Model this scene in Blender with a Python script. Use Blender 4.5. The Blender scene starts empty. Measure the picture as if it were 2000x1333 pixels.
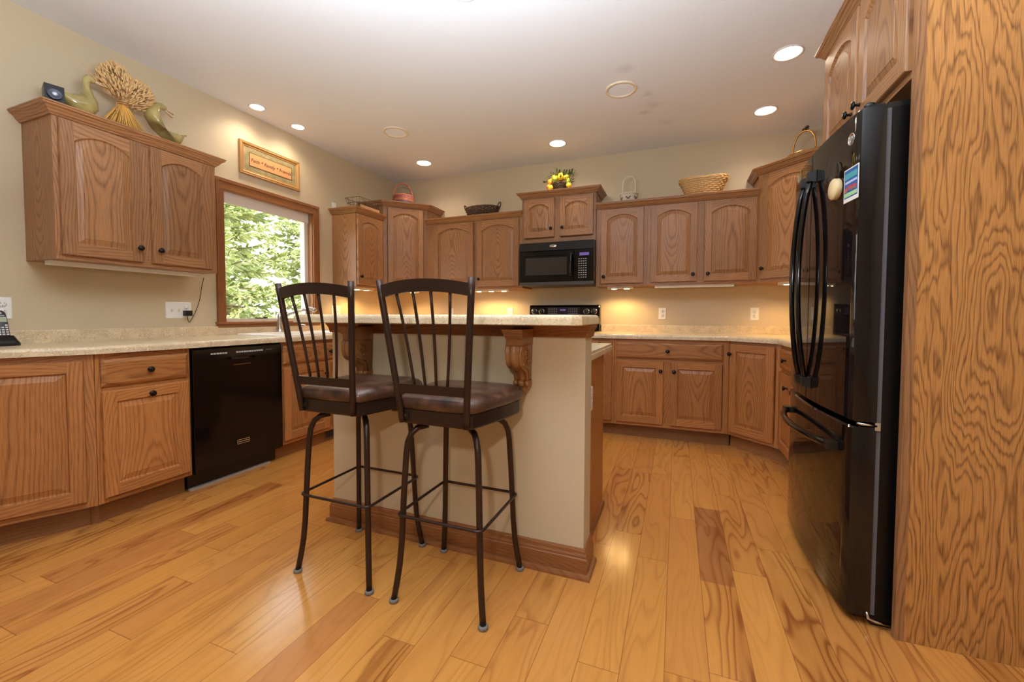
import bpy, math, random
from mathutils import Vector, Matrix
rnd = random.Random(7)
C = bpy.context.scene.collection
sc = bpy.context.scene
PI = math.pi
sin, cos = math.sin, math.cos

# ------------------------------------------------------------------ camera
def setup_camera():
    yaw, pitch, roll, f = -0.37397433, -0.03641992, 0.00317431, 819.04
    fw = Vector((sin(yaw)*cos(pitch), cos(yaw)*cos(pitch), sin(pitch)))
    r = Vector((cos(yaw), -sin(yaw), 0)); u = r.cross(fw)
    r2 = r*cos(roll) + u*sin(roll); u2 = u*cos(roll) - r*sin(roll)
    cd = bpy.data.cameras.new('camera'); co = bpy.data.objects.new('camera', cd); C.objects.link(co)
    cd.sensor_fit = 'HORIZONTAL'; cd.sensor_width = 36.0; cd.lens = f/2000*36.0
    cd.shift_y = -18.99/2000; cd.clip_start = 0.02; cd.clip_end = 300
    m = Matrix((r2, u2, -fw)).transposed().to_4x4(); m.translation = (3.29602, -4.40796, 1.07132)
    co.matrix_world = m; sc.camera = co
setup_camera()

# ------------------------------------------------------------------ world, sun, exposure
sc.view_settings.view_transform = 'Standard'; sc.view_settings.look = 'None'
sc.view_settings.gamma = 1.0; sc.view_settings.use_curve_mapping = False
sc.view_settings.exposure = 0.0
W_ = bpy.data.worlds.new('sky'); sc.world = W_; W_.use_nodes = True
_bg = W_.node_tree.nodes['Background']; _bg.inputs[0].default_value = (0.92, 0.96, 1.0, 1); _bg.inputs[1].default_value = 5.0
def lamp(name, kind, loc, energy, color=(1,1,1), rot=(0,0,0), **kw):
    d = bpy.data.lights.new(name, kind); d.energy = energy; d.color = color
    for k, v in kw.items(): setattr(d, k, v)
    o = bpy.data.objects.new(name, d); o.location = loc; o.rotation_euler = rot; C.objects.link(o); return o
lamp('sun', 'SUN', (-6, 4, 9), 10.0, (1, .95, .86), (math.radians(38), 0, math.radians(60)), angle=.02)
# the photographer's flash above the lens
lamp('camera_flash', 'AREA', (3.15, -4.60, 1.45), 8.0, (1, .95, .88), (math.radians(84), 0, math.radians(20)), shape='DISK', size=.08)
lamp('bounced_flash', 'AREA', (2.7, -3.9, 1.70), 140.0, (.76, .88, 1.0), (math.radians(180), 0, 0), shape='DISK', size=.6)

# ------------------------------------------------------------------ mesh builder
class MB:
    def __init__(s): s.v = []; s.f = []; s.uv = []; s.bd = []; s.m = []; s.sm = []; s.board()
    def board(s, off=None):
        # tone, seed, second seed, distance of the board's face from the heart of the log
        if off is None: off = rnd.choice((-1, 1))*rnd.uniform(.07, .13)
        s.cur = (rnd.random(), rnd.random(), rnd.random(), off+.5); return s
    def add(s, pts, uvs=None, mat=0, smooth=False):
        i = len(s.v); s.v += [tuple(p) for p in pts]; s.face(range(i, i+len(pts)), uvs, mat, smooth)
    def face(s, idx, uvs=None, mat=0, smooth=False):
        idx = list(idx); s.f.append(idx)
        s.uv.append(uvs if uvs else [(s.v[k][0]+s.v[k][1], s.v[k][2]) for k in idx])
        s.bd.append(s.cur); s.m.append(mat); s.sm.append(smooth)
    def quad3(s, pts, g, c, mat=0):
        # flat face with grain along vector g, across measured from centre c
        p = [Vector(q) for q in pts]; n = (p[1]-p[0]).cross(p[2]-p[0])
        if n.length < 1e-12 and len(p) > 3: n = (p[2]-p[0]).cross(p[3]-p[0])
        if n.length > 0: n.normalize()
        g = Vector(g); a = n.cross(g)
        if a.length < .3: a = Vector((1,0,0)) if abs(n.x) < .7 else Vector((0,1,0)); g = n.cross(a)
        a.normalize(); c = Vector(c)
        s.add(pts, [((q-c).dot(a), q.dot(g)) for q in p], mat)
    def box(s, x0, x1, y0, y1, z0, z1, g='z', mat=0, new=True, M=None):
        if new:
            d = dict(x=abs(x1-x0), y=abs(y1-y0), z=abs(z1-z0)); d.pop(g); s.board(rnd.uniform(-.03, .03) if max(d.values()) > .13 else None)
        P = [Vector((x, y, z)) for x in (x0, x1) for y in (y0, y1) for z in (z0, z1)]
        gv = {'x': Vector((1,0,0)), 'y': Vector((0,1,0)), 'z': Vector((0,0,1))}[g]
        c = Vector(((x0+x1)/2, (y0+y1)/2, (z0+z1)/2))
        if M is not None: P = [M @ p for p in P]; gv = M.to_3x3() @ gv; c = M @ c
        for q in ((0,1,3,2), (4,6,7,5), (0,4,5,1), (2,3,7,6), (0,2,6,4), (1,5,7,3)):
            s.quad3([P[k] for k in q], gv, c, mat)
        return s
    def loops(s, L, closed=True, cap0=False, cap1=False, mat=0, smooth=False, uvf=None):
        # connect successive rings of equal length
        base = len(s.v); n = len(L[0])
        for r in L: s.v += [tuple(p) for p in r]
        for i in range(len(L)-1):
            for k in range(n if closed else n-1):
                j = (k+1) % n
                ids = [base+i*n+k, base+i*n+j, base+(i+1)*n+j, base+(i+1)*n+k]
                s.face(ids, [uvf(Vector(s.v[q])) for q in ids] if uvf else [(k*.02, i*.02), (k*.02+.02, i*.02), (k*.02+.02, i*.02+.02), (k*.02, i*.02+.02)], mat, smooth)
        for flag, off in ((cap0, 0), (cap1, (len(L)-1)*n)):
            if flag:
                ids = [base+off+k for k in range(n)]
                if off == 0: ids.reverse()
                s.face(ids, [uvf(Vector(s.v[q])) for q in ids] if uvf else None, mat, False)
        return s
    def lathe(s, prof, n=20, o=(0,0,0), axis='z', mat=0, smooth=True, cap=True, arc=None):
        o = Vector(o); L = []
        for r, h in prof:
            ring = []
            for k in range(n):
                a = 2*PI*k/n
                c_, s_ = r*cos(a), r*sin(a)
                ring.append(o + {'z': Vector((c_, s_, h)), 'y': Vector((c_, h, -s_)), '-y': Vector((c_, -h, s_)), 'x': Vector((h, c_, s_)), '-x': Vector((-h, c_, -s_))}[axis])
            L.append(ring)
        return s.loops(L, True, cap, cap, mat, smooth)
    def tube(s, path, r, n=8, closed=False, mat=0, flat=1.0, up=None, cap=True):
        P = [Vector(p) for p in path]; m = len(P); L = []; nrm = None
        for i, p in enumerate(P):
            a = P[(i-1) % m] if closed or i > 0 else p; b = P[(i+1) % m] if closed or i < m-1 else p
            t = (b-a).normalized()
            if nrm is None:
                nrm = Vector(up) if up else (Vector((0,0,1)) if abs(t.z) < .9 else Vector((1,0,0)))
            nrm = (nrm - t*nrm.dot(t)); nrm = nrm.normalized() if nrm.length > 1e-6 else t.orthogonal().normalized()
            bi = t.cross(nrm); rr = r[i] if isinstance(r, (list, tuple)) else r
            L.append([p + nrm*(rr*cos(2*PI*k/n)) + bi*(rr*flat*sin(2*PI*k/n)) for k in range(n)])
        if closed: L.append(L[0])
        return s.loops(L, True, cap and not closed, cap and not closed, mat, True)
    def ball(s, c, r, n=12, m=8, mat=0, M=None):
        rx, ry, rz = r if isinstance(r, (list, tuple)) else (r, r, r); c = Vector(c); L = []
        for i in range(m+1):
            t = PI*i/m
            ring = [Vector((rx*sin(t)*cos(2*PI*k/n), ry*sin(t)*sin(2*PI*k/n), -rz*cos(t))) for k in range(n)]
            L.append([c + (M @ q if M is not None else q) for q in ring])
        return s.loops(L, True, False, False, mat, True)
    def poly(s, pts, z0, z1, g=(0,1,0), mat=0, top=True, bottom=True):
        # vertical prism on a footprint (counter-clockwise)
        n = len(pts); c = Vector((sum(p[0] for p in pts)/n, sum(p[1] for p in pts)/n, (z0+z1)/2))
        for k in range(n):
            a, b = pts[k], pts[(k+1) % n]
            s.quad3([(a[0],a[1],z0), (b[0],b[1],z0), (b[0],b[1],z1), (a[0],a[1],z1)], g, c, mat)
        if top: s.quad3([(p[0],p[1],z1) for p in pts], g if abs(g[2]) < .5 else (0,1,0), c, mat)
        if bottom: s.quad3([(p[0],p[1],z0) for p in reversed(pts)], g if abs(g[2]) < .5 else (0,1,0), c, mat)
        return s
    def sweep(s, prof, path, mat=0, closed=False, caps=True):
        # profile points (outward offset, z) carried along an XY path; outward is to the right of travel
        P = [Vector((p[0], p[1])) for p in path]; m = len(P); offs = []
        for i in range(m):
            d0 = (P[i]-P[i-1]).normalized() if (i > 0 or closed) else None
            d1 = (P[(i+1) % m]-P[i]).normalized() if (i < m-1 or closed) else None
            n0 = Vector((d0.y, -d0.x)) if d0 else None; n1 = Vector((d1.y, -d1.x)) if d1 else None
            if n0 is None: o = n1
            elif n1 is None: o = n0
            else: o = (n0+n1); o = o/max(o.length_squared/2, .1)
            offs.append(o)
        rng = range(m if closed else m-1)
        for i in rng:
            j = (i+1) % m; d = (P[j]-P[i]).normalized(); s.board(); acc = 0
            for k in range(len(prof)-1):
                (o0, z0), (o1, z1) = prof[k], prof[k+1]
                q = [P[i]+offs[i]*o0, P[j]+offs[j]*o0, P[j]+offs[j]*o1, P[i]+offs[i]*o1]
                zz = [z0, z0, z1, z1]; w = math.hypot(o1-o0, z1-z0)
                uv = [(acc-.04, q[0].dot(d)), (acc-.04, q[1].dot(d)), (acc+w-.04, q[2].dot(d)), (acc+w-.04, q[3].dot(d))]
                s.add([(q[t].x, q[t].y, zz[t]) for t in range(4)], uv, mat); acc += w
        if caps and not closed:
            for i, rev in ((0, False), (m-1, True)):
                pts = [(P[i].x+offs[i].x*o, P[i].y+offs[i].y*o, z) for o, z in prof]
                s.add(pts if rev else pts[::-1], None, mat)
        return s
    def build(s, name, mats, parent=None, loc=None):
        me = bpy.data.meshes.new(name); me.from_pydata(s.v, [], s.f)
        me.uv_layers.new(name='grain'); me.uv_layers['grain'].data.foreach_set('uv', [c for f in s.uv for q in f for c in q])
        me.color_attributes.new('board', 'FLOAT_COLOR', 'CORNER')
        me.color_attributes['board'].data.foreach_set('color', [c for f, b in zip(s.f, s.bd) for _ in f for c in b])
        me.polygons.foreach_set('material_index', s.m); me.polygons.foreach_set('use_smooth', s.sm)
        for m in (mats if isinstance(mats, (list, tuple)) else [mats]): me.materials.append(m)
        me.update()
        o = bpy.data.objects.new(name, me); C.objects.link(o)
        if parent: o.parent = parent
        if loc: o.location = loc
        return o
def thing(name, label, cat, loc=(0,0,0), rz=0, group=None):
    o = bpy.data.objects.new(name, None); o.empty_display_size = .05; C.objects.link(o)
    o.location = loc; o.rotation_euler = (0,0,rz); o['label'] = label; o['category'] = cat
    if group: o['group'] = group
    return o
def tag(o, label, cat, group=None):
    o['label'] = label; o['category'] = cat
    if group: o['group'] = group
    return o
def structure(o): o['kind'] = 'structure'; return o
def text(name, body, size, mat, parent, loc, rot, ext=.0006, shear=0, align='CENTER'):
    cu = bpy.data.curves.new(name, 'FONT'); cu.body = body; cu.size = size; cu.extrude = ext; cu.shear = shear
    cu.align_x = align; cu.align_y = 'CENTER'; cu.materials.append(mat); cu.resolution_u = 3
    o = bpy.data.objects.new(name, cu); C.objects.link(o)
    me = bpy.data.meshes.new_from_object(o.evaluated_get(bpy.context.evaluated_depsgraph_get())); bpy.data.objects.remove(o)
    o = bpy.data.objects.new(name, me); C.objects.link(o); o.parent = parent; o.location = loc; o.rotation_euler = rot; return o

# ------------------------------------------------------------------ materials
class NT:
    def __init__(s, name):
        s.mat = bpy.data.materials.new(name); s.mat.use_nodes = True; s.t = s.mat.node_tree; s.b = s.t.nodes['Principled BSDF']
    def n(s, kind, **ins):
        nd = s.t.nodes.new('ShaderNode'+kind); props = ins.pop('props', {})
        for k, v in props.items(): setattr(nd, k, v)
        for k, v in ins.items():
            key = int(k[1:]) if k[0] == 'i' and k[1:].isdigit() else k.replace('_', ' ')
            s.put(nd.inputs[key], v)
        return nd
    def put(s, sock, v):
        if isinstance(v, bpy.types.NodeSocket): s.t.links.new(v, sock)
        elif isinstance(v, bpy.types.Node): s.t.links.new(v.outputs[0], sock)
        else: sock.default_value = v
    def m(s, op, a, b=0.0, c=None):
        nd = s.n('Math', i0=a, i1=b, props={'operation': op})
        if c is not None: s.put(nd.inputs[2], c)
        return nd.outputs[0]
    def xyz(s, x, y, z=0.0): return s.n('CombineXYZ', i0=x, i1=y, i2=z).outputs[0]
    def noise(s, vec, scale=1.0, detail=2.0, rough=.5): return s.n('TexNoise', Vector=vec, Scale=scale, Detail=detail, Roughness=rough).outputs[0]
    def white(s, a, b=0.0): return s.n('TexWhiteNoise', Vector=s.xyz(a, b, 3.7), props={'noise_dimensions': '3D'}).outputs[0]
    def ramp(s, fac, stops, interp='LINEAR'):
        nd = s.n('ValToRGB', i0=fac); cr = nd.color_ramp; cr.interpolation = interp
        while len(cr.elements) < len(stops): cr.elements.new(.5)
        for e, (p, c) in zip(cr.elements, stops): e.position = p; e.color = c if len(c) == 4 else (*c, 1)
        return nd.outputs[0]
    def mix(s, fac, a, b, blend='MIX'):
        nd = s.n('Mix', props={'data_type': 'RGBA', 'blend_type': blend}); s.put(nd.inputs[0], fac)
        s.put(nd.inputs[6], a if not isinstance(a, tuple) or len(a) == 4 else (*a, 1)); s.put(nd.inputs[7], b if not isinstance(b, tuple) or len(b) == 4 else (*b, 1)); return nd.outputs[2]
    def out(s, color=None, rough=None, bump=None, bstr=.2, bdist=.002, **kw):
        if color is not None: s.put(s.b.inputs['Base Color'], color if not isinstance(color, tuple) or len(color) == 4 else (*color, 1))
        if rough is not None: s.put(s.b.inputs['Roughness'], rough)
        if bump is not None:
            bn = s.n('Bump', Strength=bstr, Distance=bdist, Height=bump); s.t.links.new(bn.outputs[0], s.b.inputs['Normal'])
        for k, v in kw.items(): s.put(s.b.inputs[k.replace('_', ' ')], v)
        return s.mat
def lin(r, g, b):
    f = lambda c: (c/255/12.92) if c/255 <= .04045 else ((c/255+.055)/1.055)**2.4
    return (f(r), f(g), f(b))
def plain(name, col, rough=.5, metal=0.0, **kw):
    t = NT(name); return t.out((*col, 1), rough, Metallic=metal, **kw)
def emit(name, col, strength):
    t = NT(name); return t.out((*col, 1), .5, Emission_Color=(*col, 1), Emission_Strength=strength)

def wood(name, light, dark, rings=95.0, hamp=.13, contrast=.62, rough=.38, ply=False):
    t = NT(name)
    uv = t.n('UVMap', props={'uv_map': 'grain'}).outputs[0]; sp = t.n('SeparateXYZ', i0=uv); u, v = sp.outputs[0], sp.outputs[1]
    an = t.n('Attribute', props={'attribute_name': 'board'}); at = an.outputs[0]; off = t.m('SUBTRACT', an.outputs['Alpha'], .5); sa = t.n('SeparateColor', i0=at); tone, seed, s2 = sa.outputs[0], sa.outputs[1], sa.outputs[2]
    z = t.m('MULTIPLY', seed, 37.0)
    n1 = t.m('SUBTRACT', t.noise(t.xyz(t.m('MULTIPLY', u, 9.0), t.m('MULTIPLY', v, 1.7), z), 1, 2), .5)
    n2 = t.m('SUBTRACT', t.noise(t.xyz(t.m('MULTIPLY', u, 55.0), t.m('MULTIPLY', v, 6.0), z), 1, 1), .5)
    if ply:
        h = t.noise(t.xyz(t.m('MULTIPLY', u, 6.0), t.m('MULTIPLY', v, 1.35), z), 1, 1.5, .45)
        r = t.m('ADD', t.m('ADD', t.m('MULTIPLY', h, .22), t.m('MULTIPLY', n1, .02)), t.m('MULTIPLY', n2, .018))
    else:
        h = t.m('MULTIPLY', t.noise(t.xyz(t.m('MULTIPLY', s2, 91.0), t.m('MULTIPLY', v, .95), z), 1, 1), hamp*2)
        uu = t.m('ADD', t.m('ADD', u, off), t.m('MULTIPLY', n1, .016))
        r = t.m('SQRT', t.m('ADD', t.m('MULTIPLY', uu, uu), t.m('MULTIPLY', h, h)))
        r = t.m('ADD', t.m('ADD', r, t.m('MULTIPLY', n1, .010)), t.m('MULTIPLY', n2, .004))
    fr = t.m('FRACT', t.m('MULTIPLY', r, rings))
    band = t.ramp(fr, [(0, (.35,)*3), (.10, (.04,)*3), (.55, (.12,)*3), (.84, (1,)*3), (1, (.35,)*3)])
    po = t.noise(t.xyz(t.m('MULTIPLY', u, 420.0), t.m('MULTIPLY', v, 11.0), z), 1, 2)
    pore = t.ramp(po, [(.46, (0,)*3), (.62, (1,)*3)])
    fac = t.m('MINIMUM', t.m('ADD', t.m('MULTIPLY', band, contrast), t.m('MULTIPLY', pore, .30)), 1.0)
    col = t.mix(fac, light, dark)
    big = t.noise(t.xyz(t.m('MULTIPLY', u, 3.0), t.m('MULTIPLY', v, .8), z), 1, 1)
    g = t.m('ADD', t.m('ADD', t.m('MULTIPLY', tone, .26), .80), t.m('MULTIPLY', t.m('SUBTRACT', big, .5), .25))
    col = t.mix(1.0, col, t.n('CombineColor', i0=g, i1=g, i2=g).outputs[0], 'MULTIPLY')
    return t.out(col, rough, bump=t.m('MULTIPLY', fac, -1.0), bstr=.12, bdist=.001)
OAK = wood('golden oak', lin(178, 127, 82), lin(103, 61, 35), rings=105, contrast=.52)
OAKB = wood('reddish oak', lin(190, 126, 69), lin(112, 61, 29), rings=105, contrast=.48)
PLY = wood('oak plywood', lin(200, 140, 76), lin(108, 64, 30), rings=120, contrast=.66, ply=True)
TRIMW = wood('stained casing wood', lin(158, 100, 56), lin(98, 54, 26), contrast=.35, rings=130)
KICK = wood('toe kick wood', lin(158, 104, 60), lin(98, 58, 30), contrast=.3, rings=130)
CARVE = plain('carved honey wood', lin(146, 96, 52), .3)

def floor_mat():
    t = NT('hickory strip floor'); tc = t.n('TexCoord').outputs['Object']; sp = t.n('SeparateXYZ', i0=tc); x, y = sp.outputs[0], sp.outputs[1]
    PW = .126
    xr = t.m('DIVIDE', t.m('SUBTRACT', x, 3.152), PW); row = t.m('FLOOR', xr); xf = t.m('SUBTRACT', t.m('FRACT', t.m('ADD', xr, 100.0)), .5)
    rj = t.white(row, 1.0)
    ln = t.m('ADD', t.m('MULTIPLY', t.white(row, 5.0), .5), .75)
    yr = t.m('ADD', t.m('DIVIDE', y, ln), t.m('MULTIPLY', rj, 9.0)); pl = t.m('FLOOR', yr); yf = t.m('FRACT', t.m('ADD', yr, 100.0))
    a = t.white(row, pl); b = t.white(t.m('ADD', row, 31.0), t.m('ADD', pl, 7.0))
    # one dark heartwood plank, as laid
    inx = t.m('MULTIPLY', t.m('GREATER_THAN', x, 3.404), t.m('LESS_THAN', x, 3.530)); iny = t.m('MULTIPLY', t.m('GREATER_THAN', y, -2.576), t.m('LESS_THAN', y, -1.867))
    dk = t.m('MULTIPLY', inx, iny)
    seed = t.m('MULTIPLY', a, 60.0)
    u = t.m('MULTIPLY', xf, PW)
    n1 = t.m('SUBTRACT', t.noise(t.xyz(t.m('MULTIPLY', u, 11.0), t.m('MULTIPLY', y, 1.8), seed), 1, 2), .5)
    h = t.noise(t.xyz(t.m('MULTIPLY', u, 7.0), t.m('MULTIPLY', y, 1.0), seed), 1, 1.5)
    fr = t.m('FRACT', t.m('ADD', t.m('MULTIPLY', h, 13.0), t.m('MULTIPLY', n1, 1.5)))
    band = t.ramp(fr, [(0, (.3,)*3), (.15, (0,)*3), (.6, (.15,)*3), (.9, (1,)*3), (1, (.35,)*3)])
    po = t.ramp(t.noise(t.xyz(t.m('MULTIPLY', u, 300.0), t.m('MULTIPLY', y, 8.0), seed), 1, 2), [(.45, (0,)*3), (.7, (1,)*3)])
    wild = t.ramp(b, [(.30, (.22,)*3), (.70, (.45,)*3), (.95, (.95,)*3)])
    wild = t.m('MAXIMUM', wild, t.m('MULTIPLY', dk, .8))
    heart = t.ramp(t.noise(t.xyz(t.m('MULTIPLY', u, 9.0), t.m('MULTIPLY', y, .9), t.m('ADD', seed, 9.0)), 1, 1), [(.52, (0,)*3), (.70, (1,)*3)])
    fac = t.m('ADD', t.m('MULTIPLY', t.m('MULTIPLY', band, wild), .75), t.m('MULTIPLY', po, .10))
    fac = t.m('MINIMUM', t.m('ADD', fac, t.m('MULTIPLY', t.m('MULTIPLY', heart, wild), .5)), 1.0)
    base = t.ramp(a, [(0, lin(205, 139, 66)), (.4, lin(210, 146, 71)), (.85, lin(201, 135, 66)), (.97, lin(196, 131, 66)), (1, lin(186, 121, 62))])
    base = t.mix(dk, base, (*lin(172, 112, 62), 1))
    col = t.mix(fac, base, (*lin(140, 78, 34), 1))
    # seams
    ex = t.m('GREATER_THAN', t.m('ABSOLUTE', xf), .488); ey = t.m('LESS_THAN', t.m('MULTIPLY', yf, ln), .003)
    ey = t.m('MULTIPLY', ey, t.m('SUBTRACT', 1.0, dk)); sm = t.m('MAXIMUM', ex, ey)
    col = t.mix(t.m('MULTIPLY', sm, .55), col, (*lin(120, 70, 30), 1))
    rg = t.m('ADD', t.m('MULTIPLY', t.noise(t.xyz(x, y, 0.0), 6.0, 2), .08), .13)
    ht = t.m('SUBTRACT', t.m('MULTIPLY', t.noise(t.xyz(t.m('MULTIPLY', x, 6.0), t.m('MULTIPLY', y, 2.0), seed), 1, 1), .5), sm)
    return t.out(col, rg, bump=ht, bstr=.25, bdist=.0006, Specular_IOR_Level=.5)
FLOOR = floor_mat()

def speckle(name, base, spots, scale=1.0, rough=.28):
    t = NT(name); g = t.n('TexCoord').outputs['Object']
    n0 = t.noise(g, 14*scale, 3); col = t.mix(t.ramp(n0, [(.35, (0,)*3), (.65, (1,)*3)]), (*base, 1), (*[c*.80 for c in base], 1))
    for i, (c, sc_, lo, hi) in enumerate(spots):
        n = t.noise(t.n('VectorMath', i0=g, i1=(i*3.1, i*1.7, i*5.3), props={'operation': 'ADD'}).outputs[0], sc_*scale, 2, .6)
        col = t.mix(t.ramp(n, [(lo, (0,)*3), (hi, (1,)*3)]), col, (*c, 1))
    return t.out(col, rough)
COUNTER = speckle('beige laminate', lin(226, 204, 166), [(lin(200, 164, 120), 90, .56, .68), (lin(236, 222, 192), 110, .58, .68), (lin(150, 112, 76), 170, .64, .71)])

def wall_mat(name, col, rough=.6):
    t = NT(name); g = t.n('TexCoord').outputs['Object']; n = t.noise(g, 160, 2)
    return t.out((*col, 1), rough, bump=n, bstr=.12, bdist=.002)
WALL = wall_mat('khaki wall paint', lin(203, 184, 152))
def ceil_mat():
    t = NT('ceiling paint'); g = t.n('TexCoord').outputs['Object']; fac = 0.0
    for (x, y, r, k) in ((2.95, -1.47, .07, .35), (3.07, -1.08, .05, .4), (3.10, -.90, .07, .45), (3.03, -.80, .06, .4), (3.18, -.56, .08, .25), (3.07, -.95, .12, .15)):
        d = t.n('VectorMath', i0=g, i1=(x, y, 2.722), props={'operation': 'DISTANCE'}).outputs['Value']
        d = t.m('ADD', d, t.m('MULTIPLY', t.m('SUBTRACT', t.noise(g, 18, 3), .5), .12))
        mk = t.n('MapRange', Value=d, i1=0.0, i2=r, i3=k, i4=0.0).outputs[0]; fac = t.m('MAXIMUM', t.m('MULTIPLY', mk, .5), fac)
    col = t.mix(fac, (*lin(232, 233, 236), 1), (*lin(120, 95, 85), 1))
    return t.out(col, .75, bump=t.noise(g, 120, 2), bstr=.1, bdist=.002)
CEIL = ceil_mat()
BLACK = plain('black gloss enamel', lin(13, 11, 11), .10, Specular_IOR_Level=.45)
BLACKM = plain('black satin plastic', lin(20, 18, 18), .35)
FRIDGE = plain('black mirror door', (.008, .006, .006), .03, Specular_IOR_Level=.5, IOR=1.5)
def leather_grain():
    t = NT('black textured steel'); g = t.n('TexCoord').outputs['Object']
    return t.out((*lin(14, 12, 12), 1), .30, bump=t.noise(g, 500, 1), Specular_IOR_Level=.3, bstr=.35, bdist=.001)
FSIDE = leather_grain()
KNOB = plain('oil rubbed black knob', lin(22, 18, 16), .3, .5)
BRONZE = plain('dark bronze metal', lin(60, 43, 35), .33, .55)
CHROME = plain('chrome', (.75, .74, .72), .15, 1.0)
NICKEL = plain('brushed nickel', (.55, .52, .48), .28, 1.0)
WHITE = plain('white plastic', lin(238, 234, 226), .4)
SLOT = plain('dark slot', lin(60, 50, 45), .6)
SINKW = plain('white sink enamel', lin(236, 228, 214), .2)
VINYL = plain('window vinyl', lin(222, 210, 196), .4)
GREY = plain('grey print', lin(172, 170, 168), .4)
FELT = plain('grey felt pad', lin(120, 112, 104), .8)
DISP = emit('violet display', (.16, .10, .36), .35)
def leather():
    t = NT('mottled brown leather'); g = t.n('TexCoord').outputs['Object']
    c = t.ramp(t.noise(g, 14, 4, .6), [(.30, lin(46, 30, 24)), (.55, lin(84, 56, 42)), (.75, lin(120, 86, 66))])
    return t.out(c, .28, bump=t.noise(g, 220, 2), bstr=.15, bdist=.001)
LEATHER = leather()
PUCK = emit('puck lamp glow', (1, .80, .50), 14)
LAMPG = emit('downlight glow', (1, .93, .80), 12)
# ------------------------------------------------------------------ room shell
RW, H, RY = 4.61, 2.722, -7.5
def shell():
    m = MB(); m.box(-.12, RW+.12, RY-.12, .12, -.06, 0, 'y'); structure(m.build('floor', FLOOR))
    m = MB(); m.box(-.12, RW+.12, RY-.12, .12, H, H+.1); structure(m.build('ceiling', CEIL))
    m = MB(); y0, y1, z0, z1 = -2.185, -1.305, 1.0, 2.06
    m.box(-.12, 0, RY, y0, 0, H); m.box(-.12, 0, y1, 0, 0, H); m.box(-.12, 0, y0, y1, 0, z0); m.box(-.12, 0, y0, y1, z1, H)
    structure(m.build('wall_left', WALL))
    m = MB(); m.box(-.12, RW+.12, 0, .12, 0, H); structure(m.build('wall_back', WALL))
    m = MB(); m.box(RW, RW+.12, RY, 0, 0, H); structure(m.build('wall_right', WALL))
    m = MB(); m.box(-.12, RW+.12, RY-.12, RY, 0, H); structure(m.build('wall_rear', WALL))
    # window over the sink
    r = structure(bpy.data.objects.new('window_1', None)); C.objects.link(r); r.location = (0, 0, 0)
    m = MB(); Y0, Y1, Z0, Z1 = -2.231, -1.247, .985, 2.125; cw = .062
    m.box(0, .018, Y0, Y0+cw, Z0+.03, Z1, 'z'); m.box(0, .018, Y1-cw, Y1, Z0+.03, Z1, 'z'); m.box(0, .0186, Y0-.0005, Y1+.0005, Z1-.075, Z1+.0005, 'y')
    m.box(.018, .026, Y0-.002, Y0+.018, Z0+.03, Z1, 'z'); m.box(.018, .026, Y1-.018, Y1+.002, Z0+.03, Z1, 'z'); m.box(.018, .0266, Y0-.003, Y1+.003, Z1-.02, Z1+.003, 'y')
    m.build('casing', TRIMW, r)
    m = MB(); m.box(-.02, .040, Y0-.012, Y1+.012, Z0+.018, Z0+.034, 'y'); m.box(0, .020, Y0-.004, Y1+.004, Z0-.012, Z0+.018, 'y'); m.build('window_sill', TRIMW, r)
    m = MB(); m.box(-.10, .002, y0-.002, y0+.012, z0, z1, 'z'); m.box(-.10, .002, y1-.012, y1+.002, z0, z1, 'z'); m.box(-.10, .002, y0, y1, z1-.012, z1+.002, 'y'); m.build('jamb', OAK, r)
    m = MB(); a, b = y0+.012, y1-.012; m.box(-.105, -.05, a, a+.035, z0, z1-.012); m.box(-.105, -.05, b-.040, b, z0, z1-.012); m.box(-.105, -.05, a, b, z0, z0+.045); m.box(-.105, -.05, a, b, z1-.085, z1-.012)
    m.box(-.05, -.038, a, b, z1-.10, z1-.012); m.build('window_frame', VINYL, r)
    m = MB(); m.box(-.052, -.046, -1.88, -1.78, z0+.044, z0+.052); m.box(-.05, -.040, -1.80, -1.77, z0+.046, z0+.056); m.build('sash_lock', BRONZE, r)
    t = NT('window glass'); g = t.out((1, 1, 1, 1), .0, Transmission_Weight=1.0, IOR=1.02); g.use_nodes = True
    nt = t.t; tr = t.n('BsdfTransparent'); gl = t.n('BsdfGlossy', Roughness=.02); mx = t.n('MixShader', i0=.06)
    nt.links.new(tr.outputs[0], mx.inputs[1]); nt.links.new(gl.outputs[0], mx.inputs[2]); nt.links.new(mx.outputs[0], nt.nodes['Material Output'].inputs[0])
    m = MB(); m.box(-.082, -.076, a+.03, b-.035, z0+.04, z1-.08); m.build('glass', g, r)
    # half wall of the island with its baseboard
    m = MB(); m.box(1.640, 2.956, -2.730, -2.600, 0, 1.0); structure(m.build('wall_island', WALL))
    prof = [(0, .118), (.006, .116), (.009, .110), (.010, .098), (.014, .090), (.014, .082), (.017, .078), (.017, .022), (.017, .020), (.028, .018), (.031, .010), (.032, 0), (0, 0)]
    m = MB(); m.sweep(prof, [(1.640, -2.600), (1.640, -2.730), (2.956, -2.730), (2.956, -2.600)]); structure(m.build('baseboard_island', TRIMW))
shell()

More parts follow.
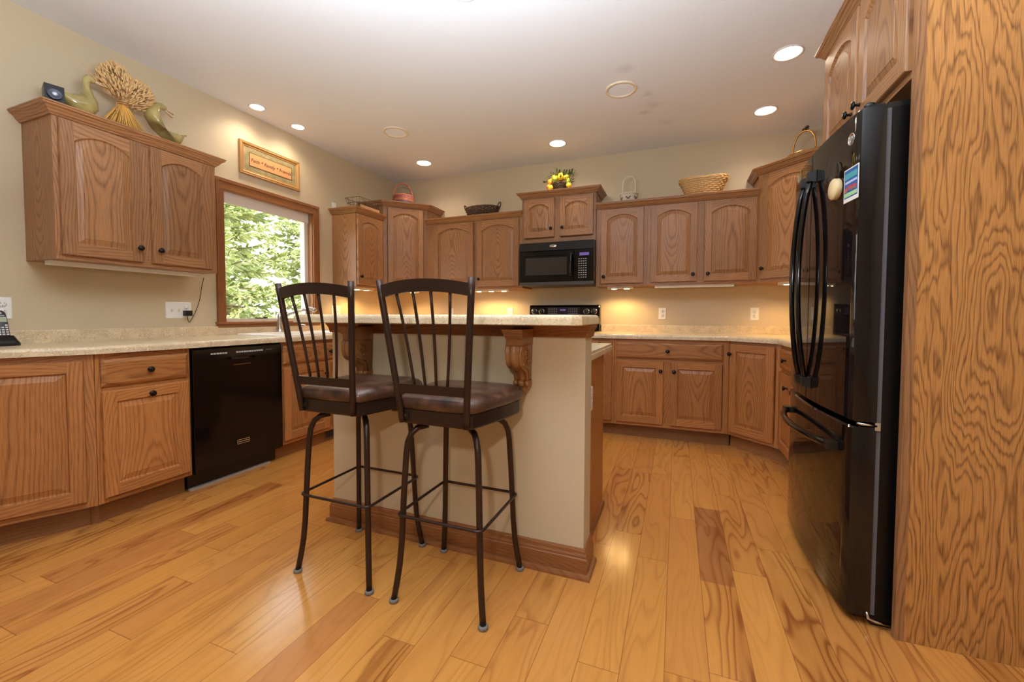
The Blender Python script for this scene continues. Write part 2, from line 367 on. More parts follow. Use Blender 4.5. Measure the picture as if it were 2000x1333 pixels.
# ------------------------------------------------------------------ cabinets (local: front faces -Y, x to the right)
def arch_loop(x0, x1, z0, zs, zt, n=14):
    # rectangle whose top edge is an arc from (x0,zs) over (mid,zt) to (x1,zs)
    w = (x1-x0)/2; s = max(zt-zs, 1e-4); R = (w*w+s*s)/(2*s); cx = (x0+x1)/2; cz = zt-R; a = math.asin(min(1, w/R)); P = [(x0, z0), (x1, z0)]
    for k in range(n+1):
        t = a-2*a*k/n; P.append((cx+R*sin(t), cz+R*cos(t)))
    return P
def door_mesh(w, h, arch=True, th=.020):
    m = MB(); s = .057; br = .060; tr = .056; rise = min(.050, w*.13) if arch else 0.0; n = 14; e = .004
    F = -th
    def ring(d, y):
        P = arch_loop(s+d, w-s-d, br+d, h-tr-rise-d*(1.1 if arch else 1), h-tr-d, n); return [(p[0], y, p[1]) for p in P]
    cx = w/2
    # stiles
    for a, b in ((e, s), (w-s, w-e)): m.board(); m.quad3([(a, F, e), (b, F, e), (b, F, h-e), (a, F, h-e)], (0,0,1), ((a+b)/2, F, 0))
    m.board(); m.quad3([(s, F, e), (w-s, F, e), (w-s, F, br), (s, F, br)], (1,0,0), (cx, F, br/2))
    m.board(); L = ring(0, F)[2:]
    for k in range(n):
        a, b = L[k], L[k+1]
        m.quad3([(b[0], F, b[2]), (a[0], F, a[2]), (a[0], F, h-e), (b[0], F, h-e)], (1,0,0), (cx, F, h-tr/2))
    # outer edge, rounded
    O = [[(x, y, z) for x, z in ((d, d), (w-d, d), (w-d, h-d), (d, h-d))] for d, y in ((e, F), (.001, F+.003), (0, F+.007), (0, 0))]
    m.board(); m.loops(O, uvf=lambda p: (p.x-cx, p.z))
    # groove and raised panel
    m.board(rnd.uniform(-.025, .025)); uvf = lambda p: (p.x-cx, p.z)
    m.loops([ring(0, F), ring(.002, F+.004), ring(.006, F+.010), ring(.010, F+.010), ring(.034, F+.003), ring(.036, F+.001)], uvf=uvf)
    P = ring(.036, F+.001); mid = (cx, F+.001, h/2); base = len(m.v); m.v += P+[mid]
    for k in range(len(P)):
        ids = [base+k, base+(k+1) % len(P), base+len(P)]; m.face(ids, [uvf(Vector(m.v[q])) for q in ids])
    return m
def drawer_mesh(w, h, th=.020):
    m = MB(); m.board(rnd.uniform(-.03, .03)); F = -th; cz = h/2; uvf = lambda p: (p.z-cz, p.x)
    L = [[(x, y, z) for x, z in ((d, d), (w-d, d), (w-d, h-d), (d, h-d))] for d, y in ((0, 0), (0, F+.010), (.003, F+.008), (.014, F+.001), (.016, F))]
    m.loops(L, cap1=True, uvf=uvf); return m
def knob(parent, x, z, y=-.020):
    m = MB(); m.lathe([(.0075, 0), (.008, .002), (.0055, .006), (.005, .014), (.009, .017), (.0155, .020), (.0165, .024), (.014, .028), (.008, .0305), (0, .031)], 18, (0, 0, 0), '-y')
    o = m.build('knob', KNOB, parent); o.location = (x, y, z); return o
CROWN = [(0, 0), (.008, 0), (.010, .004), (.013, .009), (.018, .012), (.024, .022), (.034, .034), (.041, .038), (.044, .039), (.046, .047), (.050, .050), (.050, .056), (0, .056)]
def cabinet(name, label, loc, rz, w, z0, z1, d, doors=(), drawers=(), toe=None, crown=None, wood_=None, foot=None, group=None, stiles=(), rails=(), ztop=None):
    r = thing(name, label, 'cabinet', (loc[0], loc[1], 0), rz, group); wm = wood_ or OAK
    m = MB()
    if foot: m.poly(foot, z0, z1, (0,0,1))
    else: m.box(0, w, .018, d, z0, ztop or z1, 'z')
    m.build('carcass', wm, r)
    m = MB(); st = .040
    m.box(0, st, 0, .018, z0, z1, 'z'); m.box(w-st, w, 0, .018, z0, z1, 'z')
    m.box(st, w-st, 0, .0175, z1-.045, z1, 'x'); m.box(st, w-st, 0, .0175, z0, z0+.045, 'x')
    for a, b in stiles: m.box(a, b, .0005, .018, z0+.045, z1-.045, 'z')
    for a, b in rails: m.box(st, w-st, 0, .0175, a, b, 'x')
    m.build('face_frame', wm, r)
    for (x0, x1, a, b, arch, kx, kz) in doors:
        o = door_mesh(x1-x0, b-a, arch).build('door', wm, r); o.location = (x0, -.0005, a)
        if kx is not None: knob(o, kx-x0, kz-a)
    for (x0, x1, a, b) in drawers:
        o = drawer_mesh(x1-x0, b-a).build('drawer', wm, r); o.location = (x0, -.0005, a); knob(o, (x1-x0)/2, (b-a)/2)
    if toe:
        m = MB(); m.box(toe[0], toe[1], .072, .09, 0, z0, 'x'); m.build('toe_kick', KICK, r)
    if crown:
        m = MB(); m.sweep([(o, z+crown[0]) for o, z in CROWN], crown[1]); m.build('crown_molding', wm, r)
    return r
Q = PI/2
zl, zt, ct = 1.362, 2.112, 2.096
D = 1.386, 2.090
# wall cabinets on the left wall
cabinet('wall_cabinet', 'oak wall cabinet with two arched doors left of the window, ducks and wheat on top', (.305, -3.240), Q, .815, zl, zt, .303,
    [(.020, .377, *D, True, .353, 1.466), (.424, .775, *D, True, .458, 1.466)], crown=(ct, [(0, .303), (0, 0), (.815, 0), (.815, .303)]), stiles=[(.36, .44)])
cabinet('wall_cabinet', 'narrow oak wall cabinet with one arched door between the window and the corner', (.305, -1.058), Q, .42, zl, zt, .303,
    [(.010, .385, *D, True, .042, 1.466)], crown=(ct, [(0, .303), (0, 0), (.42, 0)]))
# wall cabinets on the back wall
cabinet('wall_cabinet', 'oak wall cabinet with two arched doors under the dark twig basket', (.640, -.305), 0, 1.160, zl, zt, .303,
    [(.105, .598, *D, True, .135, 1.466), (.643, 1.125, *D, True, .673, 1.466)], crown=(ct, [(0, 0), (1.160, 0)]), stiles=[(.04, .12), (.58, .66)])
cabinet('wall_cabinet', 'short two-door oak wall cabinet directly above the black microwave', (1.803, -.325), 0, .754, 1.806, 2.282, .323,
    [(.022, .345, 1.862, 2.252, True, .315, 1.945), (.400, .732, 1.862, 2.252, True, .430, 1.945)], crown=(2.264, [(0, .323), (0, 0), (.754, 0), (.754, .323)]), stiles=[(.335, .41)])
cabinet('wall_cabinet', 'oak wall cabinet with a single arched door just right of the microwave', (2.560, -.305), 0, .470, zl, zt, .303,
    [(.045, .440, *D, True, .078, 1.450)], crown=(ct, [(0, 0), (.470, 0)]), stiles=[(.03, .06)])
cabinet('wall_cabinet', 'oak wall cabinet with two arched doors under the pale oval wicker basket', (3.031, -.305), 0, .895, zl, zt, .303,
    [(.030, .424, *D, True, .392, 1.450), (.481, .886, *D, True, .512, 1.450)], crown=(ct, [(0, 0), (.895, 0)]), stiles=[(.41, .50)])
# angled corner wall cabinets
def corner_cab(label, A, B, corner, rz, knobx, z0=zl, ctop=2.320, swap=False):
    L = math.hypot(B[0]-A[0], B[1]-A[1]); c, s = cos(-rz), sin(-rz)
    loc = lambda p: ((p[0]-A[0])*c-(p[1]-A[1])*s, (p[0]-A[0])*s+(p[1]-A[1])*c)
    cx, cy = corner; a2 = (cx, A[1]) if not swap else (A[0], cy); b2 = (B[0], cy) if not swap else (cx, B[1])
    P = [loc(A), loc(B), loc(b2), loc(corner), loc(a2)]
    P = [(p[0], p[1]+(.018 if i < 2 else 0)) for i, p in enumerate(P)]
    return cabinet('corner_wall_cabinet', label, A, rz, L, z0, ctop-.040, .3, [(.045, L-.045, z0+.026, ctop-.066, True, knobx(L), 1.474)],
        crown=(ctop-.056, [loc(a2), (0, 0), (L, 0), loc(b2)]), foot=P)
e = .002
corner_cab('tall angled oak corner cabinet beneath the red handled basket', (.305, -.635), (.650, -.305), (e, -e), math.atan2(.33, .345), lambda L: L-.075)
corner_cab('tall angled oak corner cabinet beside the refrigerator under the gold basket', (RW-.686, -.305), (RW-.305, -.686), (RW-e, -e), -PI/4, lambda L: .068, swap=True)
# base cabinets along the left wall
bz0, bz1 = .114, .876
DR = .708, .846; BD = .142, .684
cabinet('base_cabinet', 'oak base cabinet with one drawer and one door left of the dishwasher', (.61, -3.235), Q, .435, bz0, bz1, .605,
    [(.020, .420, *BD, False, .225, .645)], [(.020, .420, *DR)], (0, .435), rails=[(.68, .72)], wood_=OAKB)
cabinet('base_cabinet', 'oak sink base cabinet right of the dishwasher under the window', (.61, -2.186), Q, .915, bz0, bz1, .605,
    [(.014, .445, *BD, False, .398, .600), (.490, .900, *BD, False, .53, .600)], [(.014, .880, *DR)], (0, .915), rails=[(.68, .72)], stiles=[(.43, .50)], wood_=OAKB, ztop=.72)
ang = math.radians(26)
cabinet('base_cabinet', 'angled end base cabinet with one wide oak door below the cordless telephone', (.61-.62*sin(ang), -3.238-.62*cos(ang)), Q-ang, .62, bz0, bz1, .33,
    [(-.02+.03, .585, .146, .846, False, None, 0)], toe=(0, .62), wood_=OAKB, foot=[(0, .018), (.612, .018), (.40, .45), (.05, .26)])
# base cabinets along the back wall
cabinet('base_cabinet', 'oak base cabinet left of the stove behind the island', (.92, -.61), 0, .880, bz0, bz1, .605,
    [(.02, .42, *BD, False, .385, .60), (.46, .86, *BD, False, .495, .60)], [(.02, .86, *DR)], (0, .88), rails=[(.68, .72)], wood_=OAKB)
cabinet('base_cabinet', 'narrow oak base cabinet between the stove and the wide drawer cabinet', (2.565, -.61), 0, .220, bz0, bz1, .605,
    [(.015, .200, .142, .846, False, .094, .825)], toe=(0, .22), wood_=OAKB)
cabinet('base_cabinet', 'oak base cabinet with one wide drawer over two square doors', (2.787, -.61), 0, .908, bz0, bz1, .605,
    [(.016, .412, *BD, False, .389, .606), (.467, .862, *BD, False, .495, .606)], [(.018, .866, *DR)], (0, .93), rails=[(.68, .72)], stiles=[(.40, .48)], wood_=OAKB)
def corner_base(label, A, B, corner, rz, kx, swap):
    L = math.hypot(B[0]-A[0], B[1]-A[1]); c, s = cos(-rz), sin(-rz)
    loc = lambda p: ((p[0]-A[0])*c-(p[1]-A[1])*s, (p[0]-A[0])*s+(p[1]-A[1])*c)
    a2 = (A[0], corner[1]) if swap else (corner[0], A[1]); b2 = (corner[0], B[1]) if swap else (B[0], corner[1])
    P = [loc(A), loc(B), loc(b2), loc(corner), loc(a2)]; P = [(p[0], p[1]+(.018 if i < 2 else 0)) for i, p in enumerate(P)]
    cabinet('corner_base_cabinet', label, A, rz, L, bz0, bz1, .5, [(.020, L-.045, .142, .850, False, kx(L), .773)], toe=(-.03, L+.03), foot=P, wood_=OAKB)
corner_base('angled oak corner base cabinet with one tall door near the refrigerator', (3.697, -.61), (4.001, -.914), (RW-e, -e), -PI/4, lambda L: .032, True)
corner_base('angled oak corner base cabinet at the left end of the back wall', (.61, -.914), (.914, -.61), (e, -e), PI/4, lambda L: .05, False)
cabinet('base_cabinet', 'oak base cabinet between the sink cabinet and the left corner', (.61, -1.270), Q, .354, bz0, bz1, .605,
    [(.014, .340, *BD, False, .30, .600)], [(.014, .340, *DR)], (0, .354), rails=[(.68, .72)], wood_=OAKB)
cabinet('base_cabinet', 'oak base cabinet with drawer over door beside the refrigerator', (4.001, -.916), -Q, .84, bz0, bz1, .605,
    [(.02, .425, *BD, False, .40-.12, .600), (.44, .82, *BD, False, .47, .600)], [(.02, .425, *DR), (.44, .82, *DR)], (0, .84), rails=[(.68, .72)], wood_=OAKB)
# island base behind the half wall
cabinet('island_base_cabinet', 'oak island base cabinet with a plain end panel behind the bar wall', (2.905, -1.955), PI, 1.23, bz0, .874, .640,
    [(.02, .40, *BD, False, .36, .6), (.42, .80, *BD, False, .46, .6), (.82, 1.21, *BD, False, .86, .6)], [(.02, .40, *DR), (.42, .80, *DR), (.82, 1.21, *DR)], (0, 1.23), rails=[(.68, .72)], wood_=OAKB)
m = MB(); m.box(2.9055, 2.918, -2.595, -2.03, 0, .874, 'z'); pnl = m.build('island_end_panel', OAKB); tag(pnl, 'plain oak end panel on the right side of the island base', 'panel')
m = MB(); m.sweep([(0, .030), (.008, .029), (.013, .022), (.014, 0), (0, 0)], [(2.9182, -2.56), (2.9182, -2.03)][::1]); m.build('shoe_molding', TRIMW, pnl)
# cabinet above the refrigerator, with its tall end panel
cabinet('wall_cabinet', 'deep oak cabinet with two arched doors above the refrigerator', (3.995, -1.790), -Q, .868, 1.850, 2.402, .61,
    [(.016, .425, 1.872, 2.366, True, .395, 1.935), (.452, .852, 1.872, 2.366, True, .485, 1.935)], crown=(2.380, [(0, .61), (0, 0), (.868, 0)]), stiles=[(.415, .462)])
m = MB(); m.box(4.010, RW-.002, -2.680, -2.661, 0, H-.24, 'z'); pan = m.build('refrigerator_end_panel', PLY); tag(pan, 'tall oak plywood end panel right of the refrigerator', 'panel')
m = MB(); m.box(3.986, 4.010, -2.682, -2.659, 0, H-.24, 'z'); m.build('edge_stile', OAK, pan)
# ------------------------------------------------------------------ countertops
cz = .914
NOSE = [(-.030, .8765), (0, .8765), (.0, .900), (-.002, .906), (-.006, .911), (-.012, .9135), (-.030, .914)]
SPL = [(0, .914), (.0165, .914), (.0175, .978), (.0165, .983), (.013, .986), (0, .986)]
def counters():
    F = .640; sa, ca = sin(ang), cos(ang)
    E0 = (F, -3.245); E1 = (F-.72*sa, -3.245-.72*ca)
    m = MB(); m.sweep(NOSE, [E1, E0, (F, -.935), (.935, -F), (1.800, -F)])
    f = F-.029; z0, z1 = .8765, .914
    sx0, sx1, sy0, sy1 = .118, .522, -2.130, -1.350      # cut-out for the sink
    m.box(.001, sx0, -3.25, -.001, z0, z1, 'y'); m.box(sx1, f, -3.25, -.64, z0, z1, 'y')
    m.box(sx0, sx1, -3.25, sy0, z0, z1, 'y'); m.box(sx0, sx1, sy1, -.001, z0, z1, 'y')
    m.box(sx1, 1.800, -f, -.001, z0, z1, 'y'); m.poly([(f, -.95), (.95, -f), (.6, -f), (f, -.7)], z0, z1)
    ei = (E0[0]-.029, E0[1]); e1 = (E1[0]-.029*ca, E1[1]+.029*sa); m.poly([(.001, -3.25), (.001, e1[1]), e1, ei], z0, z1)
    o = m.build('countertop', COUNTER); tag(o, 'beige speckled countertop along the left wall with the white sink set in', 'countertop')
    m = MB(); m.sweep(SPL, [(.001, -3.85), (.001, -.001), (1.800, -.001)]); m.build('backsplash', COUNTER, o)
    m = MB(); A = (3.683, -F); B = (RW-F, -.927)
    m.sweep(NOSE, [(2.568, -F), A, B, (RW-F, -1.775)])
    m.poly([(2.568, -f), (3.70, -f), (RW-f, -.915), (RW-f, -1.775), (RW-.001, -1.775), (RW-.001, -.001), (2.568, -.001)], z0, z1)
    o = m.build('countertop', COUNTER); tag(o, 'beige speckled countertop right of the stove, turning the corner by the refrigerator', 'countertop')
    m = MB(); m.sweep(SPL, [(2.568, -.001), (RW-.001, -.001), (RW-.001, -1.775)]); m.build('backsplash', COUNTER, o)
    # island work counter and raised bar
    m = MB(); m.poly([(1.655, -2.598), (2.951, -2.598), (2.951, -1.925), (1.655, -1.925)], z0, .900); m.poly([(1.66, -2.598), (2.946, -2.598), (2.946, -1.93), (1.66, -1.93)], .900, z1)
    o = m.build('island_countertop', COUNTER); tag(o, 'lower beige countertop of the island behind the bar wall', 'countertop')
    P = [(1.628, -2.955), (2.952, -2.955), (2.982, -2.925), (2.982, -2.570), (1.600, -2.570), (1.600, -2.927)]
    def off(d): # inset of the outline
        n = len(P); R = []
        for i in range(n):
            a, b, c = Vector(P[i-1]), Vector(P[i]), Vector(P[(i+1) % n]); d0 = (b-a).normalized(); d1 = (c-b).normalized()
            n0 = Vector((-d0.y, d0.x)); n1 = Vector((-d1.y, d1.x)); q = n0+n1; q = q/(q.length_squared/2); R.append(b+q*d)
        return R
    m = MB(); L = [[(p.x, p.y, z) for p in off(d)] for d, z in ((.003, 1.037), (0, 1.040), (0, 1.062), (.002, 1.069), (.007, 1.0745), (.014, 1.0765))]
    m.loops(L, cap0=True, cap1=True); o = m.build('bar_counter', COUNTER); tag(o, 'raised beige speckled bar top over the half wall, facing the stools', 'countertop')
    m = MB(); m.sweep([(.001, .985), (.008, .985), (.010, .990), (.012, 1.004), (.016, 1.016), (.022, 1.025), (.024, 1.036), (.001, 1.036)], [(1.640, -2.600), (1.640, -2.730), (2.956, -2.730), (2.956, -2.600)])
    o = m.build('bar_apron_molding', TRIMW); tag(o, 'dark stained cove molding under the raised bar top', 'molding')
counters()

# ------------------------------------------------------------------ carved corbels under the bar
def corbel_mb():
    m = MB(); w = .037
    # side profile (depth from wall, z) front line from top to foot
    fr = [(.128, -.062), (.134, -.070), (.138, -.085), (.139, -.105), (.136, -.128), (.126, -.146), (.110, -.158), (.088, -.166), (.067, -.176), (.054, -.190), (.047, -.206), (.046, -.216)]
    bk = [(0, -.062), (0, -.085), (0, -.105), (0, -.128), (0, -.140), (0, -.150), (0, -.158), (0, -.166), (0, -.176), (0, -.190), (0, -.206), (0, -.216)]
    xs = [(-w, 0), (-w*.93, .004), (-w*.72, .004), (-w*.62, -.004), (-w*.50, -.002), (-w*.25, .007), (0, .010), (w*.25, .007), (w*.50, -.002), (w*.62, -.004), (w*.72, .004), (w*.93, .004), (w, 0)]
    L = []
    for (fy, fz), (by, bz) in zip(fr, bk):
        k = min(1, .80+.2*(fz+.22)/.16); L.append([(x*k, -(fy+o), fz) for x, o in xs]+[(w*k, -.030, fz), (w*k*.9, -by, bz), (-w*k*.9, -by, bz), (-w*k, -.030, fz)])
    m.loops(L, cap0=True, cap1=True, smooth=True)
    for z0, z1, d, ww in ((-.008, 0, .156, .044), (-.016, -.008, .152, .042), (-.028, -.016, .146, .040), (-.036, -.028, .138, .037), (-.063, -.036, .130, .035)): m.box(-ww, ww, -d, 0, z0, z1, 'x')
    for sx in (-1, 1): # side scrolls
        for r, y, z in ((.024, -.085, -.100), (.013, -.062, -.135)):
            path = [(sx*(w+.001), y+r*(1-t/26)*cos(t*.55), z+r*(1-t/26)*sin(t*.55)) for t in range(24)]; m.tube(path, .004, 6)
        m.tube([(sx*(w-.002), -.120, -.140), (sx*(w-.001), -.095, -.150), (sx*(w-.003), -.060, -.160), (sx*(w-.004), -.040, -.180), (sx*(w-.006), -.034, -.215)], .005, 6)
    return m
for x, lab in ((1.866, 'carved wooden corbel under the bar behind the farther stool'), (2.698, 'carved wooden corbel under the bar right of the nearer stool')):
    o = thing('corbel', lab, 'corbel', (x, -2.7305, 1.018)); corbel_mb().build('bracket', CARVE, o)
    m = MB()
    for bx, r in ((-.030, .012), (0, .0155), (.030, .012)): m.ball((bx*.85, -.046, -.226), (r, r, r*1.1), 12, 8)
    m.box(-.032, .032, -.040, 0, -.216, -.240, 'x'); m.build('beads', CARVE, o)
    m = MB(); m.box(-.028, .028, -.042, 0, -.250, -.238, 'x'); m.lathe([(.027, -.250), (.022, -.256), (.018, -.262), (.016, -.272), (0, -.273)], 16, (0, -.0285, 0)); m.build('foot', CARVE, o)

# ------------------------------------------------------------------ sink, faucet, soap dispenser
def rrect(x0, x1, y0, y1, r, z, n=5):
    P = []
    for cx, cy, a0 in ((x1-r, y0+r, -PI/2), (x1-r, y1-r, 0), (x0+r, y1-r, PI/2), (x0+r, y0+r, PI)):
        for k in range(n+1):
            a = a0+PI/2*k/n; P.append((cx+r*cos(a), cy+r*sin(a), z))
    return P
def sink():
    r = thing('kitchen_sink', 'white enamel drop-in sink under the window', 'sink', (0, 0, 0))
    x0, x1, y0, y1 = .085, .555, -2.160, -1.320; ym = -1.74
    m = MB(); L = [rrect(x0, x1, y0, y1, .05, .9142), rrect(x0, x1, y0, y1, .05, .920), rrect(x0+.004, x1-.004, y0+.004, y1-.004, .05, .926), rrect(x0+.012, x1-.012, y0+.012, y1-.012, .045, .928), rrect(.150, .512, y0+.040, y1-.040, .05, .926), rrect(.158, .504, y0+.048, y1-.048, .05, .905), rrect(.165, .497, y0+.055, y1-.055, .06, .75), rrect(.19, .47, y0+.08, y1-.08, .06, .735)]
    m.loops(L, cap1=True, smooth=True); m.build('basin', SINKW, r)
    m = MB(); m.box(.160, .502, ym-.012, ym+.012, .74, .905); m.build('divider', SINKW, r)
    r = thing('kitchen_faucet', 'brushed nickel pull-out faucet behind the sink', 'faucet', (.112, -1.775, .928))
    m = MB(); m.lathe([(.032, 0), (.033, .004), (.028, .010), (.026, .03), (.025, .10), (.027, .125), (.024, .150), (.015, .165), (0, .168)], 20); m.build('body', NICKEL, r)
    d = Vector((.80, .60, 0)).normalized(); P = [d*t + Vector((0, 0, z)) for t, z in ((.005, .10), (.03, .13), (.08, .158), (.15, .182), (.22, .200))]
    m = MB(); m.tube(P, [.014, .014, .0125, .012, .012], 12); m.build('spout', NICKEL, r)
    P = [d*t + Vector((0, 0, z)) for t, z in ((.20, .194), (.235, .203), (.265, .198), (.285, .180))]
    m = MB(); m.tube(P, [.013, .016, .020, .022], 14); m.build('spray_head', NICKEL, r)
    m = MB(); m.tube([(0, 0, .160), (-.006, .018, .182), (-.008, .06, .205), (-.008, .10, .216)], [.010, .008, .0065, .006], 10); m.build('lever_handle', NICKEL, r)
    r = thing('soap_dispenser', 'small nickel soap dispenser beside the faucet', 'dispenser', (.108, -1.560, .928))
    m = MB(); m.lathe([(.020, 0), (.020, .004), (.014, .010), (.012, .030), (.010, .045), (.011, .060), (0, .062)], 16); m.build('body', NICKEL, r)
    m = MB(); m.tube([(0, 0, .055), (.02, 0, .060), (.055, 0, .056), (.066, 0, .048)], .005, 8); m.build('spout', NICKEL, r)
sink()

# ------------------------------------------------------------------ appliances
def dishwasher():
    r = thing('dishwasher', 'black built-in dishwasher between two oak base cabinets', 'dishwasher', (.61, -2.796, 0), Q); w = .606
    m = MB(); m.box(.004, w-.004, .002, .58, .11, .872); m.build('tub', BLACKM, r)
    m = MB(); m.box(.005, w-.005, -.022, .0015, .112, .788); m.box(.005, .205, -.022, .0015, .788, .800); m.box(.395, w-.005, -.022, .0015, .788, .800)
    o = m.build('door', BLACK, r)
    m = MB(); L = [[(.004, -.020, .862), (w-.004, -.020, .862), (w-.004, .0015, .868), (.004, .0015, .868)], [(.004, -.024, .800), (w-.004, -.024, .800), (w-.004, .0015, .800), (.004, .0015, .800)]]
    m.loops(L, cap0=True, cap1=True); cp = m.build('control_panel', BLACK, r)
    m = MB(); m.box(.245, .360, -.016, -.004, .752, .799); m.build('handle_pocket', SLOT, o)
    m = MB(); m.box(.243, .362, -.0235, -.0215, .749, .752); m.build('pocket_rim', CHROME, o)
    m = MB()
    for x0, n in ((.105, 6), (.265, 11)):
        for k in range(n): m.box(x0+k*.0175, x0+k*.0175+.014, -.0240, -.0215, .826, .836)
    for k in range(5): m.box(.478+k*.010, .484+k*.010, -.0240, -.0215, .832, .834)
    m.build('buttons', GREY, cp)
    m = MB(); m.box(.262, .345, -.0235, -.0215, .225, .227); m.box(.262, .345, -.0235, -.0215, .250, .252); m.box(.262, .264, -.0235, -.0215, .225, .252); m.box(.343, .345, -.0235, -.0215, .225, .252); m.box(.269, .338, -.0235, -.0215, .237, .240)
    m.build('badge', plain('copper badge', lin(226, 184, 136), .3, .2), o)
    m = MB(); m.box(.004, w-.004, .060, .075, .014, .112); m.build('kick_plate', BLACKM, r)
    m = MB(); m.box(.01, w-.06, .040, .062, 0, .014); m.build('floor_strip', plain('aluminium strip', lin(190, 182, 175), .4, .4), r)
dishwasher()

def microwave():
    r = thing('microwave_oven', 'black over-range microwave oven under the short cabinet', 'microwave', (1.804, -.400, 1.382), 0); w, h = .752, .420
    m = MB(); m.box(0, w, .022, .395, 0, h); m.build('housing', BLACKM, r)
    m = MB(); L = [[(0, .020, .335), (w, .020, .335), (w, .022, h), (0, .022, h)], [(0, -.012, .336), (w, -.012, .336), (w, .006, h), (0, .006, h)]]; m.loops(L, cap1=True); v = m.build('vent_hood', BLACK, r)
    m = MB(); m.lathe([(.024, 0), (.023, .0015), (0, .002)], 24, (0, 0, 0), '-y'); b = m.build('badge', CHROME, v); b.location = (.352, -.0065, .378); b.scale = (1.5, 1, .62); b.rotation_euler = (.18, 0, 0)
    m = MB(); m.tube([(.02*cos(t*.35-1), .0, .011*sin(t*.35-1)*1.2) for t in range(15)], .0011, 5); q = m.build('badge_swoosh', plain('gold print', lin(190, 150, 80), .3, .8), b); q.location = (0, -.0022, 0)
    m = MB(); dw = .560
    O = [[(x, y, z) for x, z in ((d, d+.028), (dw-d, d+.028), (dw-d, .332-d), (d, .332-d))] for d, y in ((0, .020), (0, -.006), (.004, -.012), (.045, -.012), (.048, -.008), (.062, -.008))]
    m.loops(O, cap1=True); d = m.build('door', BLACK, r)
    m = MB(); m.box(.068, dw-.068, -.0096, -.0081, .096, .266); m.build('window', plain('smoked screen', lin(58, 54, 52), .12), d)
    m = MB(); m.tube([(dw-.022, -.012, .075), (dw-.022, -.034, .085), (dw-.022, -.040, .11), (dw-.022, -.042, .19), (dw-.022, -.040, .26), (dw-.022, -.034, .285), (dw-.022, -.012, .295)], .010, 10); m.build('handle', BLACK, d)
    m = MB(); m.box(dw+.004, w, -.010, .020, .028, .332); p = m.build('control_panel', BLACK, r)
    m = MB(); m.box(dw+.055, w-.045, -.0115, -.0095, .272, .300); m.build('display', DISP, p)
    m = MB()
    for j in range(9):
        for i in range(4): m.box(dw+.045+i*.022, dw+.058+i*.022, -.0112, -.0095, .060+j*.022, .068+j*.022)
    m.build('keypad', GREY, p)
    m = MB(); m.box(.02, w-.02, -.004, .36, -.004, .0005); m.box(0, w, -.006, .02, .0, .028); m.build('bottom_grille', plain('grey underside', lin(72, 66, 60), .4), r)
microwave()

def stove():
    r = thing('kitchen_range', 'black free-standing range, its control panel showing over the bar top', 'stove', (1.805, -.650, 0), 0); w = .756
    m = MB(); m.box(0, w, .03, .62, .02, .900); m.build('body', BLACKM, r)
    m = MB(); m.box(.01, w-.01, 0, .03, .20, .82); d = m.build('oven_door', BLACK, r)
    m = MB(); m.tube([(.08, 0, .77), (.08, -.04, .77), (w-.08, -.04, .77), (w-.08, 0, .77)], .011, 8); m.build('handle', BLACK, d)
    m = MB(); m.box(.01, w-.01, 0, .03, .03, .19); m.build('drawer', BLACK, r)
    m = MB(); m.box(-.003, w+.003, 0, .60, .900, .922); c = m.build('cooktop', BLACK, r)
    m = MB()
    for x, y, rr in ((.2, .16, .10), (.56, .16, .08), (.2, .43, .08), (.56, .43, .10)): m.lathe([(rr, .9221), (rr, .9226), (rr-.004, .9226), (rr-.004, .9221)], 28, (x, y, 0), cap=False)
    m.build('burner_rings', GREY, c)
    m = MB(); L = [[(x, y, z) for x in () for y in () for z in ()]]
    P = [(.555, .922), (.560, 1.00), (.572, 1.165), (.580, 1.184), (.590, 1.190), (.640, 1.190), (.640, .922)]
    m.loops([[(0, y, z) for y, z in P], [(.012, y-.006, z) for y, z in P], [(w-.012, y-.006, z) for y, z in P], [(w, y, z) for y, z in P]], cap0=True, cap1=True); g = m.build('backguard', BLACK, r)
    tilt = math.atan2(.012, .165)
    fp = lambda z: .560+(z-1.0)*.012/.165-.0065
    m = MB(); z0, z1 = 1.092, 1.166; m.add([(.20, fp(z0)-.001, z0), (.55, fp(z0)-.001, z0), (.55, fp(z1)-.001, z1), (.20, fp(z1)-.001, z1)]); m.build('control_glass', plain('control glass', lin(44, 42, 44), .15), g)
    m = MB(); z0, z1 = 1.128, 1.146; m.add([(.34, fp(z0)-.002, z0), (.40, fp(z0)-.002, z0), (.40, fp(z1)-.002, z1), (.34, fp(z1)-.002, z1)]); m.build('display', DISP, g)
    m = MB()
    for j in range(3):
        for i in range(5):
            for x0 in (.215, .43): m.box(x0+i*.021, x0+i*.021+.010, fp(1.10+j*.02)-.002, fp(1.10+j*.02)+.001, 1.100+j*.022, 1.106+j*.022)
    m.build('buttons', GREY, g)
    for x in (.055, .135, .62, .70):
        m = MB(); m.lathe([(.030, 0), (.030, .002), (.027, .0025)], 24, (0, 0, 0), '-y', mat=1, cap=False); m.lathe([(.022, 0), (.021, .016), (.018, .020), (0, .020)], 20, (0, 0, 0), '-y'); m.box(-.0015, .0015, -.0212, -.0195, .004, .019, mat=1)
        k = m.build('control_knob', [BLACKM, CHROME], g); k.location = (x, fp(1.122), 1.122); k.rotation_euler = (-tilt, 0, 0)
stove()

